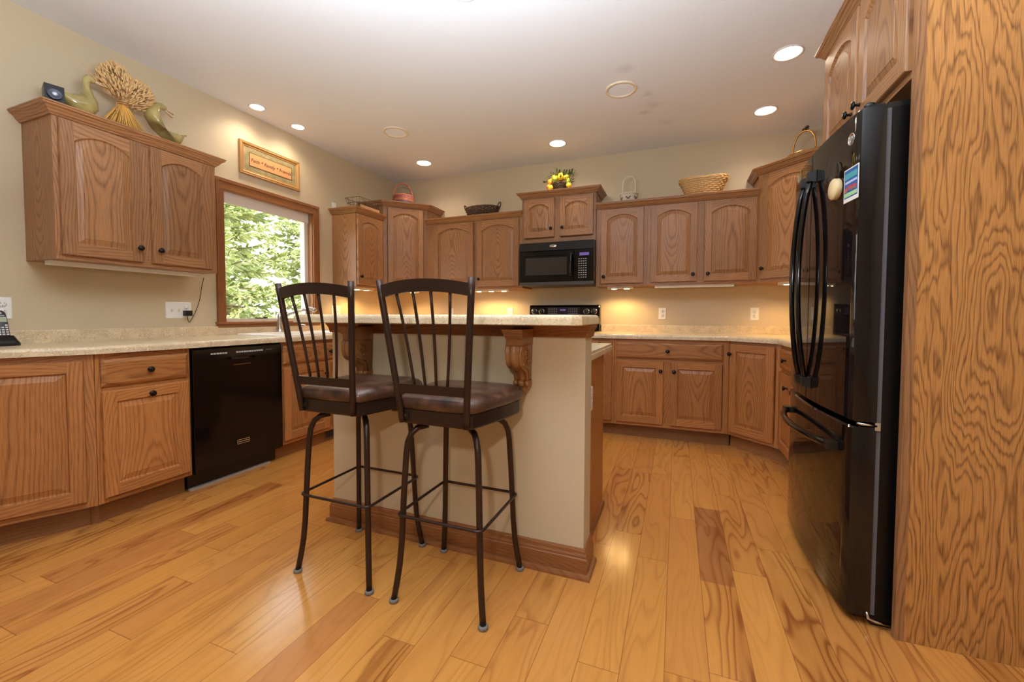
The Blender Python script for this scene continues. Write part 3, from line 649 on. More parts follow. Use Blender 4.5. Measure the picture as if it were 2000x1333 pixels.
def fridge():
    y0, y1 = -2.640, -1.808; yc = (y0+y1)/2; hw = (y1-y0)/2; b = .031; xf = 3.862
    r = thing('refrigerator', 'black french-door refrigerator with bottom freezer beside the oak end panel', 'refrigerator', (0, 0, 0))
    bow = lambda y: xf-b*(1-((y-yc)/hw)**2)
    m = MB(); m.box(3.948, 4.58, y0+.008, y1-.008, .035, 1.768); m.box(3.935, 3.95, y0+.02, y1-.02, .05, 1.76); m.build('cabinet_body', FSIDE, r)
    def door(ya, yb, za, zb, name, rn, rf):
        n = 16; L = []; ys = []
        for k in range(n+1): ys.append(ya+(yb-ya)*k/n)
        def outline(d):
            P = [(3.934, ya+d*0)]
            if rn: P += [(xf+.018, ya+.0), (xf+.006, ya+.003), (bow(ya+.012)+.001, ya+.012)]
            else: P += [(bow(ya)+.004, ya), (bow(ya), ya+.004)]
            P += [(bow(y), y) for y in ys if ya+.013 < y < yb-.013]
            if rf: P += [(bow(yb-.012)+.001, yb-.012), (xf+.006, yb-.003), (xf+.018, yb)]
            else: P += [(bow(yb), yb-.004), (bow(yb)+.004, yb)]
            P += [(3.934, yb)]; c = ((3.934+xf)/2, (ya+yb)/2)
            return [(p[0]+(d if p[0] < 3.9 else 0), p[1]) for p in P]
        m = MB()
        for d, z in ((.006, za), (0, za+.006), (0, zb-.006), (.006, zb)): L.append([(x, y, z) for x, y in outline(d)])
        m.loops(L, cap0=True, cap1=True, smooth=False)
        for i in range(len(m.sm)): m.sm[i] = True
        o = m.build(name, FRIDGE, r); md = o.modifiers.new('edges', 'EDGE_SPLIT'); md.split_angle = math.radians(28); return o
    ym = -2.226
    dn = door(y0, ym-.002, .712, 1.776, 'door', True, False); df = door(ym+.002, y1, .712, 1.776, 'door', False, True)
    fz = door(y0, y1, .034, .694, 'freezer_drawer', True, True)
    def handle(par, y, za, zb, out=.049):
        m = MB(); P = []
        for k in range(13):
            t = k/12; P.append((bow(y)-.014-out*.95*(1-(2*t-1)**2)**.8*.85, y, za+(zb-za)*t))
        m.tube(P, .0105, 10, flat=1.25, up=(1, 0, 0)); h = m.build('handle', BLACK, par)
        for z in (za, zb):
            s = 1 if z == zb else -1; m = MB()
            m.loops([[(bow(y)-.001, y-.017, z+s*.022), (bow(y)-.001, y+.017, z+s*.022), (bow(y)-.001, y+.017, z-s*.026), (bow(y)-.001, y-.017, z-s*.026)], [(bow(y)-.030, y-.013, z+s*.016), (bow(y)-.030, y+.013, z+s*.016), (bow(y)-.034, y+.013, z-s*.022), (bow(y)-.034, y-.013, z-s*.022)]], cap0=True, cap1=True)
            m.build('mount', BLACKM, h)
    handle(dn, -2.276, .790, 1.665); handle(df, -2.176, .790, 1.665)
    m = MB(); P = []; ya, yb, z = -2.545, -1.905, .600
    for k in range(17):
        t = k/16; y = ya+(yb-ya)*t; P.append((bow(y)-.014-.046*(1-(2*t-1)**2)**.7, y, z))
    m.tube(P, .013, 10, up=(0, 0, 1)); h = m.build('handle', BLACK, fz)
    for y in (ya, yb): m = MB(); m.box(bow(y)-.034, bow(y)+.002, y-.022, y+.022, z-.014, z+.014); m.build('mount', BLACKM, h)
    m = MB(); m.box(3.885, 3.93, y0+.004, y0+.050, 1.776, 1.783); m.lathe([(.016, 0), (.016, .018), (.012, .022), (0, .022)], 16, (3.895, y0+.030, 1.776)); m.box(3.94, 4.05, y0+.012, y0+.06, 1.768, 1.786); m.build('hinge_cover', BLACKM, r)
    m = MB(); m.tube([(3.880, y0+.004, .705), (3.905, y0-.001, .703), (3.935, y0+.002, .700)], .0045, 8); m.box(3.93, 3.945, y0-.001, y0+.012, .685, .712); m.build('middle_hinge', CHROME, r)
    m = MB(); m.box(3.935, 3.948, y0+.006, y1-.006, .04, 1.765); m.build('gasket', plain('grey gasket', lin(96, 96, 102), .5), r)
    m = MB(); m.box(3.94, 4.5, y0+.015, y1-.015, .0, .040); m.build('base_grille', BLACKM, r)
    m = MB(); m.tube([(3.925, y0+.004, .05), (3.930, y0+.002, .028), (3.95, y0+.0, .022), (4.0, y0+.0, .020)], .005, 8); m.build('foot_bracket', CHROME, r)
    yb_ = -2.588; m = MB(); m.lathe([(.021, 0), (.021, .002), (.0185, .0026), (.018, .0018), (0, .0018)], 28, (0, 0, 0), '-x'); bd = m.build('badge', CHROME, dn); bd.location = (bow(yb_)+.0004, yb_, 1.693)
    bd.rotation_euler = (0, 0, math.atan2(-2*b*(yb_-yc)/hw**2, 1)*1.0)
    m = MB(); m.tube([(-.0024, .011*cos(t*.5)*(1-.02*t), .011*sin(t*.5)) for t in range(14)], .0012, 5); m.tube([(-.0024, -.009+t*.003, .004*sin(t*1.6)) for t in range(7)], .001, 5); m.build('badge_monogram', GREY, bd)
    # magnets
    def on_door(o, y, z): o.location = (bow(y)-.0005, y, z); o.rotation_euler = (0, 0, -math.atan(-b*2*(y-yc)/hw**2)*-1)
    t = thing('picture_magnet', 'colourful blue printed picture magnet on the refrigerator door', 'magnet'); on_door(t, -2.600, 1.535)
    hh, ww = .058, .046
    m = MB(); m.box(-.0022, -.0004, -ww, ww, -hh, hh); m.build('card', WHITE, t)
    def patch(nm, col, y0_, y1_, z0_, z1_, lift=.0004): 
        m = MB(); m.box(-.0022-lift, -.0022, y0_, y1_, z0_, z1_); m.build(nm, plain('print '+nm, lin(*col), .4), t)
    patch('blue_field', (40, 95, 165), -ww+.004, ww-.004, -hh+.014, hh-.004)
    patch('teal_band', (70, 165, 175), -ww+.008, ww-.008, .022, .042, .0008); patch('white_band', (190, 205, 235), -ww+.008, ww-.010, .006, .014, .0008)
    patch('green_band', (165, 215, 160), -ww+.006, ww-.006, -.040, -.026, .0008)
    m = MB(); rr = random.Random(3)
    for k in range(7): yy = -.034+.011*k; zz = -.008+rr.uniform(-.004, .005); m.box(-.0031, -.0026, yy, yy+.008, zz-.012, zz-.003, mat=1); m.box(-.0032, -.0026, yy, yy+.009, zz-.003, zz+.004)
    m.build('red_figures', [plain('red print', lin(215, 70, 70), .4), plain('brown print', lin(150, 110, 90), .4)], t)
    t = thing('wooden_disc_magnet', 'round pale wooden bottle opener hanging on the refrigerator door', 'magnet'); on_door(t, -2.505, 1.545)
    m = MB(); m.lathe([(.036, 0), (.038, .003), (.038, .016), (.036, .019), (0, .0195)], 28, (0, 0, 0), '-x'); m.build('disc', plain('pale maple', lin(226, 200, 150), .45), t)
    m = MB(); m.tube([(-.006, .012, .036), (-.004, .016, .065), (-.003, .010, .090), (-.003, 0, .098), (-.003, -.010, .090), (-.004, -.016, .065), (-.006, -.012, .036)], .0022, 6); m.build('cord', plain('dark cord', lin(60, 52, 44), .7), t)
fridge()
# ------------------------------------------------------------------ bar stools (local: front faces +Y, the bar)
def make_stool(label):
    r = thing('bar_stool', label, 'stool', group='bronze bar stools at the island')
    for sx in (-1, 1):
        for sy in (-1, 1):
            P = [(.184, .180, .012), (.176, .172, .07), (.168, .164, .14), (.163, .159, .22), (.159, .155, .33), (.154, .150, .46), (.149, .145, .56), (.145, .141, .600), (.135, .131, .632), (.118, .114, .650), (.090, .088, .656)]
            m = MB(); m.tube([(sx*x, sy*y, z) for x, y, z in P], .0115, 12); o = m.build('leg', BRONZE, r)
            m = MB(); m.lathe([(.0155, 0), (.0175, .003), (.0175, .010), (.015, .014), (0, .014)], 16, (sx*.1845, sy*.1805, 0)); m.build('foot_glide', FELT, o)
    h = .1735; rc = .022; P = []
    for cx, cy, a0 in ((h-rc, -h+rc, -PI/2), (h-rc, h-rc, 0), (-h+rc, h-rc, PI/2), (-h+rc, -h+rc, PI)):
        for k in range(5): P.append((cx+rc*cos(a0+PI/2*k/4), cy+rc*sin(a0+PI/2*k/4), .330))
    m = MB(); m.tube(P, .0058, 8, closed=True); m.build('foot_ring', BRONZE, r)
    m = MB(); m.lathe([(.09, .660), (.09, .668), (.07, .668), (.07, .676), (.11, .676), (.11, .686), (0, .686)], 24); m.build('swivel_plate', BRONZE, r)
    # seat outline: narrow behind, rounded wide front
    def outline(k, z, dy=0):
        pts = [(.128, -.192), (.150, -.186), (.172, -.10), (.190, -.02), (.203, .06), (.207, .11), (.198, .155), (.170, .186), (.125, .198), (.06, .204), (0, .206)]
        R = [(x*k, y*k+dy, z) for x, y in pts]; return R+[(-x, y, zz) for x, y, zz in reversed(R[:-1])]
    m = MB(); m.loops([outline(.97, .684), outline(.99, .690), outline(.99, .735), outline(.95, .737)], cap0=True, cap1=True); m.build('seat_frame', BRONZE, r)
    m = MB(); m.loops([outline(.98, .736), outline(1.02, .744), outline(1.035, .757), outline(1.025, .770), outline(.98, .781), outline(.88, .789), outline(.68, .794), outline(.4, .796), outline(.1, .797)], cap1=True, smooth=True); m.build('seat_cushion', LEATHER, r)
    b = bpy.data.objects.new('backrest', None); C.objects.link(b); b.parent = r; b.empty_display_size = .05
    post = lambda sx, t: Vector((sx*(.128+.052*t), -.196-.060*t, .690+.505*t))
    for sx in (-1, 1):
        m = MB(); m.tube([post(sx, t/8) for t in range(9)], .0118, 12); m.build('post', BRONZE, b)
        m = MB(); m.box(sx*.116-.012, sx*.116+.012, -.196, -.180, .700, .722); m.tube([(sx*.128, -.196, .712), (sx*.110, -.188, .712)], .006, 8); m.build('bracket', BRONZE, b)
    t0, t1 = .215, .280
    L = []
    for k in range(9):
        f = -1+2*k/8; a = post(1, t0); c = post(1, t1); bx = f*.95
        L.append([(a.x*bx, a.y-.006, a.z), (a.x*bx, a.y+.006, a.z), (c.x*bx, c.y+.006, c.z), (c.x*bx, c.y-.006, c.z)])
    m = MB(); m.loops(L, cap0=True, cap1=True); m.build('lower_rail', BRONZE, b)
    L = []
    for k in range(17):
        f = -1+2*k/16; rise = .017*(1-f*f); lo = post(1, .880); hi = post(1, .950); x = f*.97
        dy = -.018*(1-f*f)
        L.append([(lo.x*x, lo.y-.008+dy, lo.z+rise), (lo.x*x, lo.y+.008+dy, lo.z+rise), (hi.x*x, hi.y+.008+dy, hi.z+rise+.006), (hi.x*x, hi.y-.008+dy, hi.z+rise+.006)])
    m = MB(); m.loops(L, cap0=True, cap1=True, smooth=False); m.build('crest_rail', BRONZE, b)
    for f0, f1 in ((-.46, -.60), (-.155, -.20), (.155, .20), (.46, .60)):
        a = post(1, .270); c = post(1, .90); m = MB()
        P = []
        for k in range(7):
            t = k/6; x0 = a.x*f0; x1 = c.x*f1; P.append((x0+(x1-x0)*t, a.y+(c.y-a.y)*t-.018*(1-f1*f1)*t+.006*sin(PI*t), a.z+(c.z+.017*(1-f1*f1)-a.z)*t))
        m.tube(P, .0052, 8); m.build('spindle', BRONZE, b)
    return r
def copy_tree(o, parent=None):
    c = o.copy(); C.objects.link(c); c.parent = parent
    for ch in list(o.children): copy_tree(ch, c)
    return c
s1 = make_stool('bar stool with brown leather seat farther from the refrigerator, nearer the dishwasher'); s1.location = (2.026, -2.958, 0)
s2 = copy_tree(s1); s2['label'] = 'bar stool with brown leather seat nearer the camera, under the right corbel'; s2.location = (2.512, -2.962, 0)
# ------------------------------------------------------------------ ceiling: downlights and speakers
TRIMM = plain('white lamp trim', lin(226, 214, 206), .4)
def downlight(x, y, rad, label, power=17):
    r = thing('recessed_downlight', label, 'ceiling light', (x, y, H), group='recessed ceiling lights')
    m = MB(); m.lathe([(rad, 0), (rad, -.004), (rad*.93, -.007), (rad*.84, -.005), (rad*.82, -.001)], 32, cap=False); m.build('trim_ring', TRIMM, r)
    m = MB(); m.lathe([(rad*.83, -.002), (rad*.5, -.004), (0, -.0045)], 32, cap=False); m.build('diffuser', LAMPG, r)
    l = lamp('downlight_lamp', 'SPOT', (x, y, H-.03), power, (1, .85, .66), (0, 0, 0), spot_size=math.radians(150), spot_blend=.8, shadow_soft_size=.07)
downlight(.173, -1.997, .060, 'small recessed ceiling light near the left wall, nearer of the two above the window', 12)
downlight(.185, -1.621, .060, 'small recessed ceiling light near the left wall, farther of the two above the window', 12)
downlight(.727, -.482, .088, 'recessed ceiling light above the left corner cabinet and red basket')
downlight(2.210, -.466, .088, 'recessed ceiling light above the lemon basket over the microwave')
downlight(3.930, -.488, .088, 'recessed ceiling light near the gold basket in the right corner')
downlight(3.917, -1.281, .088, 'recessed ceiling light in front of the cabinet over the refrigerator')
downlight(2.268, -2.468, .080, 'recessed ceiling light over the bar at the top edge of the photo', 10)
def speaker(x, y, label):
    r = thing('ceiling_speaker', label, 'speaker', (x, y, H), group='round ceiling speakers')
    m = MB(); m.lathe([(.112, 0), (.112, -.005), (.106, -.009), (.092, -.008), (.090, -.003)], 36, cap=False); m.build('rim', plain('cream rim', lin(236, 218, 188), .45), r)
    m = MB(); m.lathe([(.091, -.0035), (.05, -.0045), (0, -.005)], 36, cap=False); m.build('grille', plain('grey speaker grille', lin(240, 244, 252), .7), r)
speaker(.919, -1.225, 'round ceiling speaker above the left wall side, near the two small lights')
speaker(2.892, -1.225, 'round ceiling speaker among the smudges in the middle of the ceiling')

# ------------------------------------------------------------------ lights under the wall cabinets
def under_light(label, loc, rz, w, pucks, lit=True, d=.065):
    r = thing('under_cabinet_light', label, 'light', loc, rz)
    m = MB(); m.box(0, w, -d/2, d/2, -.022, 0); m.build('housing', WHITE, r)
    if lit:
        n = len(pucks); 
        for p in pucks:
            m = MB(); m.lathe([(.026, -.0225), (.024, -.0245), (0, -.025)], 18, (p, 0, 0), cap=False); m.build('lamp_lens', PUCK, r)
            q = Matrix.Rotation(rz, 3, 'Z') @ Vector((p, 0, -.05)) + Vector(loc)
            lamp('under_cabinet_lamp', 'SPOT', q, 4.8, (1, .62, .22), spot_size=math.radians(155), spot_blend=.6, shadow_soft_size=.03)
zu = 1.361
under_light('unlit white light strip under the cabinet left of the window', (.17, -3.22, zu), Q, .76, (), False)
under_light('lit warm light strip under the narrow cabinet right of the window', (.20, -1.00, zu), Q, .28, (.07, .21))
under_light('lit warm light under the left corner cabinet', (.28, -.42, zu), PI/4, .28, (.07, .21))
under_light('lit light strip with three lamps under the cabinet left of the microwave', (1.18, -.20, zu), 0, .44, (.07, .22, .37))
under_light('short lit light strip under the single-door cabinet right of the microwave', (2.66, -.20, zu), 0, .24, (.06, .18))
under_light('long unlit grey light strip under the double cabinet near the right corner', (3.10, -.24, zu), 0, .66, (), False)
under_light('lit warm light under the right corner cabinet by the refrigerator', (4.10, -.30, zu), -PI/4, .24, (.06, .18))

# ------------------------------------------------------------------ switches, outlets, plug
def duplex(m, x, z, y=-.0078):
    for dz in (.020, -.020):
        m.box(x-.0075, x-.0055, y, y+.001, z+dz+.001, z+dz+.010, mat=0); m.box(x+.0050, x+.0070, y, y+.001, z+dz+.002, z+dz+.009, mat=0); m.box(x-.002, x+.002, y, y+.001, z+dz-.009, z+dz-.005)
def plate(name, label, loc, rz, gangs, cat='outlet', z=None):
    w = .070 if len(gangs) == 1 else .045*len(gangs)+.030
    r = thing(name, label, cat, loc, rz); h = .0575
    m = MB(); L = [[(x, y, zz) for x, zz in ((-w/2+d, -h+d), (w/2-d, -h+d), (w/2-d, h-d), (-w/2+d, h-d))] for d, y in ((0, -.0005), (0, -.003), (.004, -.006))]
    m.loops(L, cap1=True); m.build('cover_plate', WHITE, r)
    for i, g in enumerate(gangs):
        x = (i-(len(gangs)-1)/2)*.045
        if g == 'o':
            m = MB()
            for dz in (.020, -.020): m.lathe([(.0165, -.0), (.016, .0075), (0, .0076)], 18, (x, 0, dz), '-y')
            o = m.build('receptacle', WHITE, r); m = MB(); duplex(m, x, 0); m.build('slots', SLOT, o)
        else:
            m = MB(); m.box(x-.005, x+.005, -.0065, -.0055, -.012, .012); m.box(x-.004, x+.004, -.014, -.006, -.008 if g == 'd' else -.001, .001 if g == 'd' else .008); m.build('toggle_switch', plain('ivory toggle', lin(228, 214, 190), .4), r)
    return r
plate('switch_plate', 'white plate with two switches and an outlet left of the window', (.0, -2.497, 1.105), Q, 'ddo', 'switch')
plate('wall_outlet', 'white outlet behind the cordless telephone', (0, -3.335, 1.105), Q, 'o')
plate('wall_outlet', 'white outlet on the back wall right of the stove, nearer the microwave', (3.163, 0, 1.100), 0, 'o')
plate('wall_outlet', 'white outlet on the back wall nearest the refrigerator', (3.962, 0, 1.098), 0, 'o')
plate('wall_outlet', 'white outlet on the back wall seen left of the stove panel', (1.545, 0, 1.105), 0, 'o')
plate('wall_outlet', 'white outlet on the back wall seen through the nearer stool back', (.78, 0, 1.105), 0, 'o')
plate('switch_plate', 'white switch plate on the left wall right of the window, behind the farther stool', (0, -1.02, 1.115), Q, 'dd', 'switch')
plate('wall_outlet', 'white outlet on the right end panel of the island', (2.9185, -2.42, .675), Q, 'o')
r = thing('phone_charger', 'black plug-in charger with a cord hanging from the wall cabinet', 'charger', (.008, -2.452, 1.085), Q)
m = MB(); m.box(-.022, .022, -.034, -.0005, -.020, .018); m.build('adapter', BLACKM, r)
m = MB(); P = [(-.002, -.018, -.021), (-.002, -.018, -.04), (.004, -.018, -.060), (.016, -.016, -.060), (.055, -.012, .01), (.088, -.010, .10), (.105, -.008, .19), (.108, -.03, .262)]
def smooth(P, n=5):
    P = [Vector(p) for p in P]; R = []
    for i in range(len(P)-1):
        a = P[max(i-1, 0)]; b = P[i]; c = P[i+1]; d = P[min(i+2, len(P)-1)]
        for k in range(n):
            t = k/n; R.append(.5*((2*b)+(c-a)*t+(2*a-5*b+4*c-d)*t*t+(3*b-a-3*c+d)*t**3))
    R.append(P[-1]); return R
m.tube(smooth(P), .0022, 6); m.build('cord', BLACKM, r)
r = thing('floor_vent_register', 'small dark vent grille in the toe kick of the sink cabinet', 'vent', (.538, -1.715, .018), Q)
m = MB(); m.box(0, .30, -.004, .0, 0, .075); m.build('frame', plain('brown vent', lin(120, 96, 70), .5), r)
m = MB()
for k in range(18): m.box(.012+k*.0155, .021+k*.0155, -.006, -.0035, .010, .066)
m.build('slats', SLOT, r)

# ------------------------------------------------------------------ framed sign over the window
def sign():
    y0, y1, z0, z1 = -2.034, -1.460, 2.221, 2.486; w, h = y1-y0, z1-z0
    r = thing('framed_sign', 'framed sign reading Faith Family Friends above the window', 'sign', (.001, (y0+y1)/2, (z0+z1)/2), Q)
    GOLD = plain('antique gold frame', lin(182, 136, 82), .35, .25)
    m = MB(); ring = lambda d, y: [(x, y, z) for x, z in ((-w/2+d, -h/2+d), (w/2-d, -h/2+d), (w/2-d, h/2-d), (-w/2+d, h/2-d))]
    m.loops([ring(0, 0), ring(0, -.018), ring(.004, -.022), ring(.012, -.020), ring(.018, -.023), ring(.030, -.014), ring(.036, -.014), ring(.040, -.009)]); m.build('frame', GOLD, r)
    t = NT('green marbled mat'); g = t.n('TexCoord').outputs['Object']
    MAT = t.out(t.ramp(t.noise(g, 22, 4), [(.3, lin(128, 116, 76)), (.5, lin(148, 132, 90)), (.7, lin(166, 144, 102))]), .7)
    m = MB(); m.box(-w/2+.036, w/2-.036, -.010, 0, -h/2+.036, h/2-.036); m.build('mat_board', MAT, r)
    a, b = .205, .056
    m = MB(); m.box(-a, a, -.0115, -.010, -b, b); m.build('inner_border', plain('dark border', lin(96, 68, 40), .6), r)
    m = MB(); m.box(-a+.006, a-.006, -.0125, -.0114, -b+.006, b-.006); c = m.build('caption_card', plain('peach card', lin(214, 148, 92), .7), r)
    text('lettering', 'Faith * Family * Friends', .041, plain('dark ink', lin(48, 26, 24), .7), c, (0, -.0130, -.004), (Q, 0, 0), shear=.30)
sign()

# ------------------------------------------------------------------ things on top of the wall cabinets
T0, T1 = 2.152, 2.320          # tops of the low and the tall cabinets
def lining(name, x0, x1, y0, y1, z):
    pass
GLAZE = NT('olive glaze'); _g = GLAZE.n('TexCoord').outputs['Object']
GLAZE = GLAZE.out(GLAZE.ramp(GLAZE.noise(_g, 12, 3), [(.3, lin(140, 122, 66)), (.55, lin(178, 158, 96)), (.75, lin(198, 172, 112))]), .12, Coat_Weight=.5)
BEAK = plain('pinkish beak glaze', lin(214, 178, 142), .25)
def loft(m, S, n=14, mat=0):
    # sections: (x, z, half height, half width, tilt angle) in the local XZ plane
    L = []
    for x, z, a, b, t in S:
        L.append([(x+a*cos(2*PI*k/n)*-sin(t), b*sin(2*PI*k/n), z+a*cos(2*PI*k/n)*cos(t)) for k in range(n)])
    return m.loops(L, True, True, True, mat, True)
# (local: bird faces +X)
r = thing('ceramic_duck', 'upright olive ceramic duck beside the black speaker, beak toward the wheat', 'figurine', (.265, -3.108, T0), Q+.0)
m = MB(); loft(m, [(-.098, .075, .004, .010, .5), (-.085, .066, .020, .028, .55), (-.060, .055, .040, .042, .5), (-.025, .050, .050, .050, .35), (.010, .058, .060, .054, .55), (.030, .080, .054, .048, 1.0), (.036, .105, .038, .036, 1.35), (.034, .135, .022, .023, 1.5), (.030, .165, .016, .017, 1.57), (.028, .190, .0155, .0165, 1.57), (.030, .206, .019, .018, 1.3), (.042, .218, .021, .018, .6), (.055, .216, .017, .016, .1), (.064, .212, .010, .012, 0)])
m.lathe([(.044, 0), (.046, .006), (.040, .02)], 18, (.0, 0, 0)); m.build('body', GLAZE, r)
m = MB(); loft(m, [(.058, .215, .010, .012, -.05), (.080, .208, .007, .012, -.1), (.100, .206, .005, .011, 0), (.112, .206, .002, .007, 0)]); m.build('beak', BEAK, r)
m = MB(); m.tube([(-.085, .03, .075), (-.06, .046, .085), (-.02, .052, .088), (.0, .052, .10)], [.002, .004, .004, .002], 6); m.build('wing_ridge', GLAZE, r)
r = thing('ceramic_duck', 'low olive ceramic duck with open beak at the right end of the cabinet', 'figurine', (.265, -2.715, T0), Q)
m = MB(); loft(m, [(.108, .085, .006, .034, .75), (.088, .066, .026, .044, .7), (.062, .052, .042, .052, .6), (.022, .054, .054, .056, .95), (-.020, .082, .058, .056, 1.0), (-.044, .120, .054, .052, 1.15), (-.052, .158, .044, .043, 1.25), (-.046, .190, .034, .034, .85), (-.030, .213, .027, .027, .4), (-.008, .224, .022, .022, -.05), (.012, .222, .016, .017, -.5), (.020, .216, .009, .012, -.6)])
m.lathe([(.036, 0), (.038, .006), (.034, .02)], 18, (.045, 0, 0)); m.build('body', GLAZE, r)
m = MB(); loft(m, [(.012, .226, .008, .011, -.3), (.040, .214, .005, .011, -.3), (.064, .206, .002, .008, -.2)]); loft(m, [(.010, .218, .006, .009, -.7), (.035, .196, .004, .009, -.7), (.058, .182, .002, .007, -.4)]); m.build('beak', BEAK, r)
m = MB()
for k in range(6): m.tube([(.062+k*.002, (k-2.5)*.015, .085-.004*abs(k-2.5)), (.09, (k-2.5)*.016, .080-.004*abs(k-2.5)), (.112, (k-2.5)*.017, .085)], .005, 6)
m.build('tail_feathers', GLAZE, r)
r = thing('computer_speaker', 'small black speaker box at the left end of the cabinet', 'speaker', (.270, -3.214, T0), Q-.25)
M_ = Matrix.Rotation(-.10, 4, 'X'); m = MB(); m.box(-.036, .036, -.035, .035, 0, .098, M=M_); m.build('box', BLACKM, r)
m = MB(); m.lathe([(.028, .001), (.027, .005), (.022, .003), (.012, .0015), (0, .004)], 24, (0, 0, 0), '-y'); c = m.build('speaker_cone', plain('speaker rubber', lin(70, 74, 84), .25), r); c.location = (0, -.036, .052); c.rotation_euler = (-.10, 0, 0)
m = MB(); m.ball((0, 0, 0), (.011, .006, .011)); d = m.build('dust_cap', plain('silver cap', lin(200, 208, 220), .25, .3), c); d.location = (0, -.003, 0)
# wheat sheaf
WHEAT = plain('dry wheat', lin(220, 178, 120), .75); STRAW = plain('golden straw', lin(222, 166, 78), .6)
def wheat():
    r = thing('wheat_sheaf', 'dried wheat sheaf tied at the waist, between the two ducks', 'dried flowers', (.235, -2.900, T0)); R = random.Random(5)
    m = MB(); zt_ = .155
    for k in range(90):
        a = R.uniform(0, 2*PI); q = R.uniform(.3, 1)**.5; x, y = .070*q*cos(a), .125*q*sin(a)
        m.tube([(x, y, .0), (x*.22, y*.22, zt_*.93), (x*.16, y*.16, zt_+.02)], .0030, 4)
    s = m.build('straw_skirt', STRAW, r)
    m = MB(); m.tube([(.022*cos(t*.4), .026*sin(t*.4), zt_-.006+.0007*t) for t in range(34)], .0042, 6); m.tube(smooth([(.02, -.02, zt_), (.03, -.045, zt_-.01), (.03, -.05, zt_-.05), (.032, -.045, zt_-.075)]), .003, 5); m.build('raffia_tie', plain('raffia', lin(186, 138, 88), .7), r)
    m = MB()
    for k in range(1150):
        # two bushy lobes leaning out of the tie
        cy_, cz_, ry_, rz_ = ((-.045, .120, .085, .095), (.060, .082, .078, .088))[k % 2]
        q = Vector((R.gauss(0, 1), R.gauss(0, 1), R.gauss(0, 1))).normalized()*R.uniform(.45, 1.0)**.4
        p = Vector((.02+q.x*.075, cy_+q.y*ry_, zt_+cz_+q.z*rz_)); d = (p-Vector((0, 0, zt_-.02))).normalized()
        d2 = (d+Vector((R.gauss(0, .25), R.gauss(0, .25), R.gauss(0, .25)))).normalized(); L_ = R.uniform(.022, .034); rr = R.uniform(.0036, .0056)
        m.tube([p-d2*L_*.5, p-d2*L_*.2, p+d2*L_*.15, p+d2*L_*.5], [.0012, rr, rr*.85, .0006], 5)
        if k % 5 == 0: m.tube([Vector((0, 0, zt_)), p-d2*L_*.5], .0012, 3, cap=False)
    for t in range(9): # one stray ear over the duck
        p = Vector((.03, -.135-.008*t, .225+.008*t)); m.tube([p, p+Vector((R.uniform(-.01, .01), -.010, .012+.006*R.random()))], [.004-.0003*t, .001], 5)
    m.tube([(.02, -.08, .20), (.03, -.135, .225), (.03, -.205, .296)], .0012, 4)
    m.build('wheat_ears', WHEAT, r)['kind'] = 'stuff'
wheat()
# baskets
def weave(m, prof, n=26, o=(0, 0, 0), ex=1.0, ey=1.0, amp=.0035, mat=0, per=None, rad=None):
    # woven wall: horizontal withies running in and out round uprights; prof = (radius, z) rows
    for i, (rr, z) in enumerate(prof):
        P = []
        for k in range(n*2):
            a = PI*k/n; q = rr+amp*(1 if (k+i) % 2 else -1); P.append((o[0]+q*ex*cos(a), o[1]+q*ey*sin(a), o[2]+z))
        m.tube(P, rad or .0045, 5, closed=True, mat=(per(i) if per else mat))
def arch_path(hw, z0, zt_, n=16, y=0): return [(hw*cos(PI-PI*k/n), y, z0+(zt_-z0)*sin(PI*k/n)**.8) for k in range(n+1)]
r = thing('woven_basket', 'round red and blue woven basket with tall arched handle on the corner cabinet', 'basket', (.385, -.385, T1), PI/4)
RB = [plain('red cane', lin(196, 106, 84), .55), plain('blue cane', lin(112, 96, 120), .55), plain('tan cane', lin(206, 156, 104), .55)]
m = MB(); weave(m, [(.090+.012*math.sin(k/9*1.8), .006+k*.0092) for k in range(10)], per=lambda i: 1 if i in (2, 3, 8) else (2 if i == 5 else 0), rad=.0055)
for k in range(26): a = 2*PI*k/26; m.tube([(.086*cos(a), .086*sin(a), 0), (.100*cos(a), .100*sin(a), .05), (.103*cos(a), .103*sin(a), .098)], .004, 5, mat=0 if k % 3 else 1)
m.lathe([(.088, .002), (0, .003)], 20, mat=2); m.build('basket_body', RB, r)
m = MB(); m.tube([(.106*cos(a*PI/20), .106*sin(a*PI/20), .100) for a in range(40)], .0065, 6, closed=True); m.build('rim', RB[0], r)
m = MB(); m.tube(arch_path(.112, .03, .245), .0075, 8, flat=1.6); m.build('handle', plain('reddish handle', lin(176, 104, 70), .5), r)
r = thing('twig_basket', 'dark brown twig basket with two ear handles on the low cabinet', 'basket', (1.285, -.19, T0), 0)
TW = plain('dark twig', lin(84, 54, 36), .7); R = random.Random(2)
m = MB(); weave(m, [(.118+.030*k/7, .008+k*.0125) for k in range(8)], n=15, ex=1.30, ey=.78, amp=.007, rad=.0066)
for k in range(30):
    a = 2*PI*k/30+R.uniform(-.05, .05); m.tube([(1.3*.112*cos(a), .78*.112*sin(a), 0), (1.3*.150*cos(a+.1), .78*.150*sin(a+.1), .100)], .005, 5)
m.loops([[(1.3*.112*cos(2*PI*k/24), .78*.112*sin(2*PI*k/24), .004) for k in range(24)], [(0, 0, .004)]*24]); m.build('basket_body', TW, r)
m = MB()
for q in range(3): m.tube([(1.3*(.150+.003*sin(k*1.3+q))*cos(2*PI*k/40), .78*(.150+.003*sin(k*1.3+q))*sin(2*PI*k/40), .103+.004*sin(k*.9+q*2)) for k in range(40)], .0055, 5, closed=True)
m.build('rim', TW, r)
for sx in (-1, 1):
    m = MB(); m.tube(smooth([(sx*.190, -.035, .095), (sx*.206, -.028, .130), (sx*.215, 0, .150), (sx*.206, .028, .130), (sx*.190, .035, .095)]), .0065, 6); m.build('handle', TW, r)
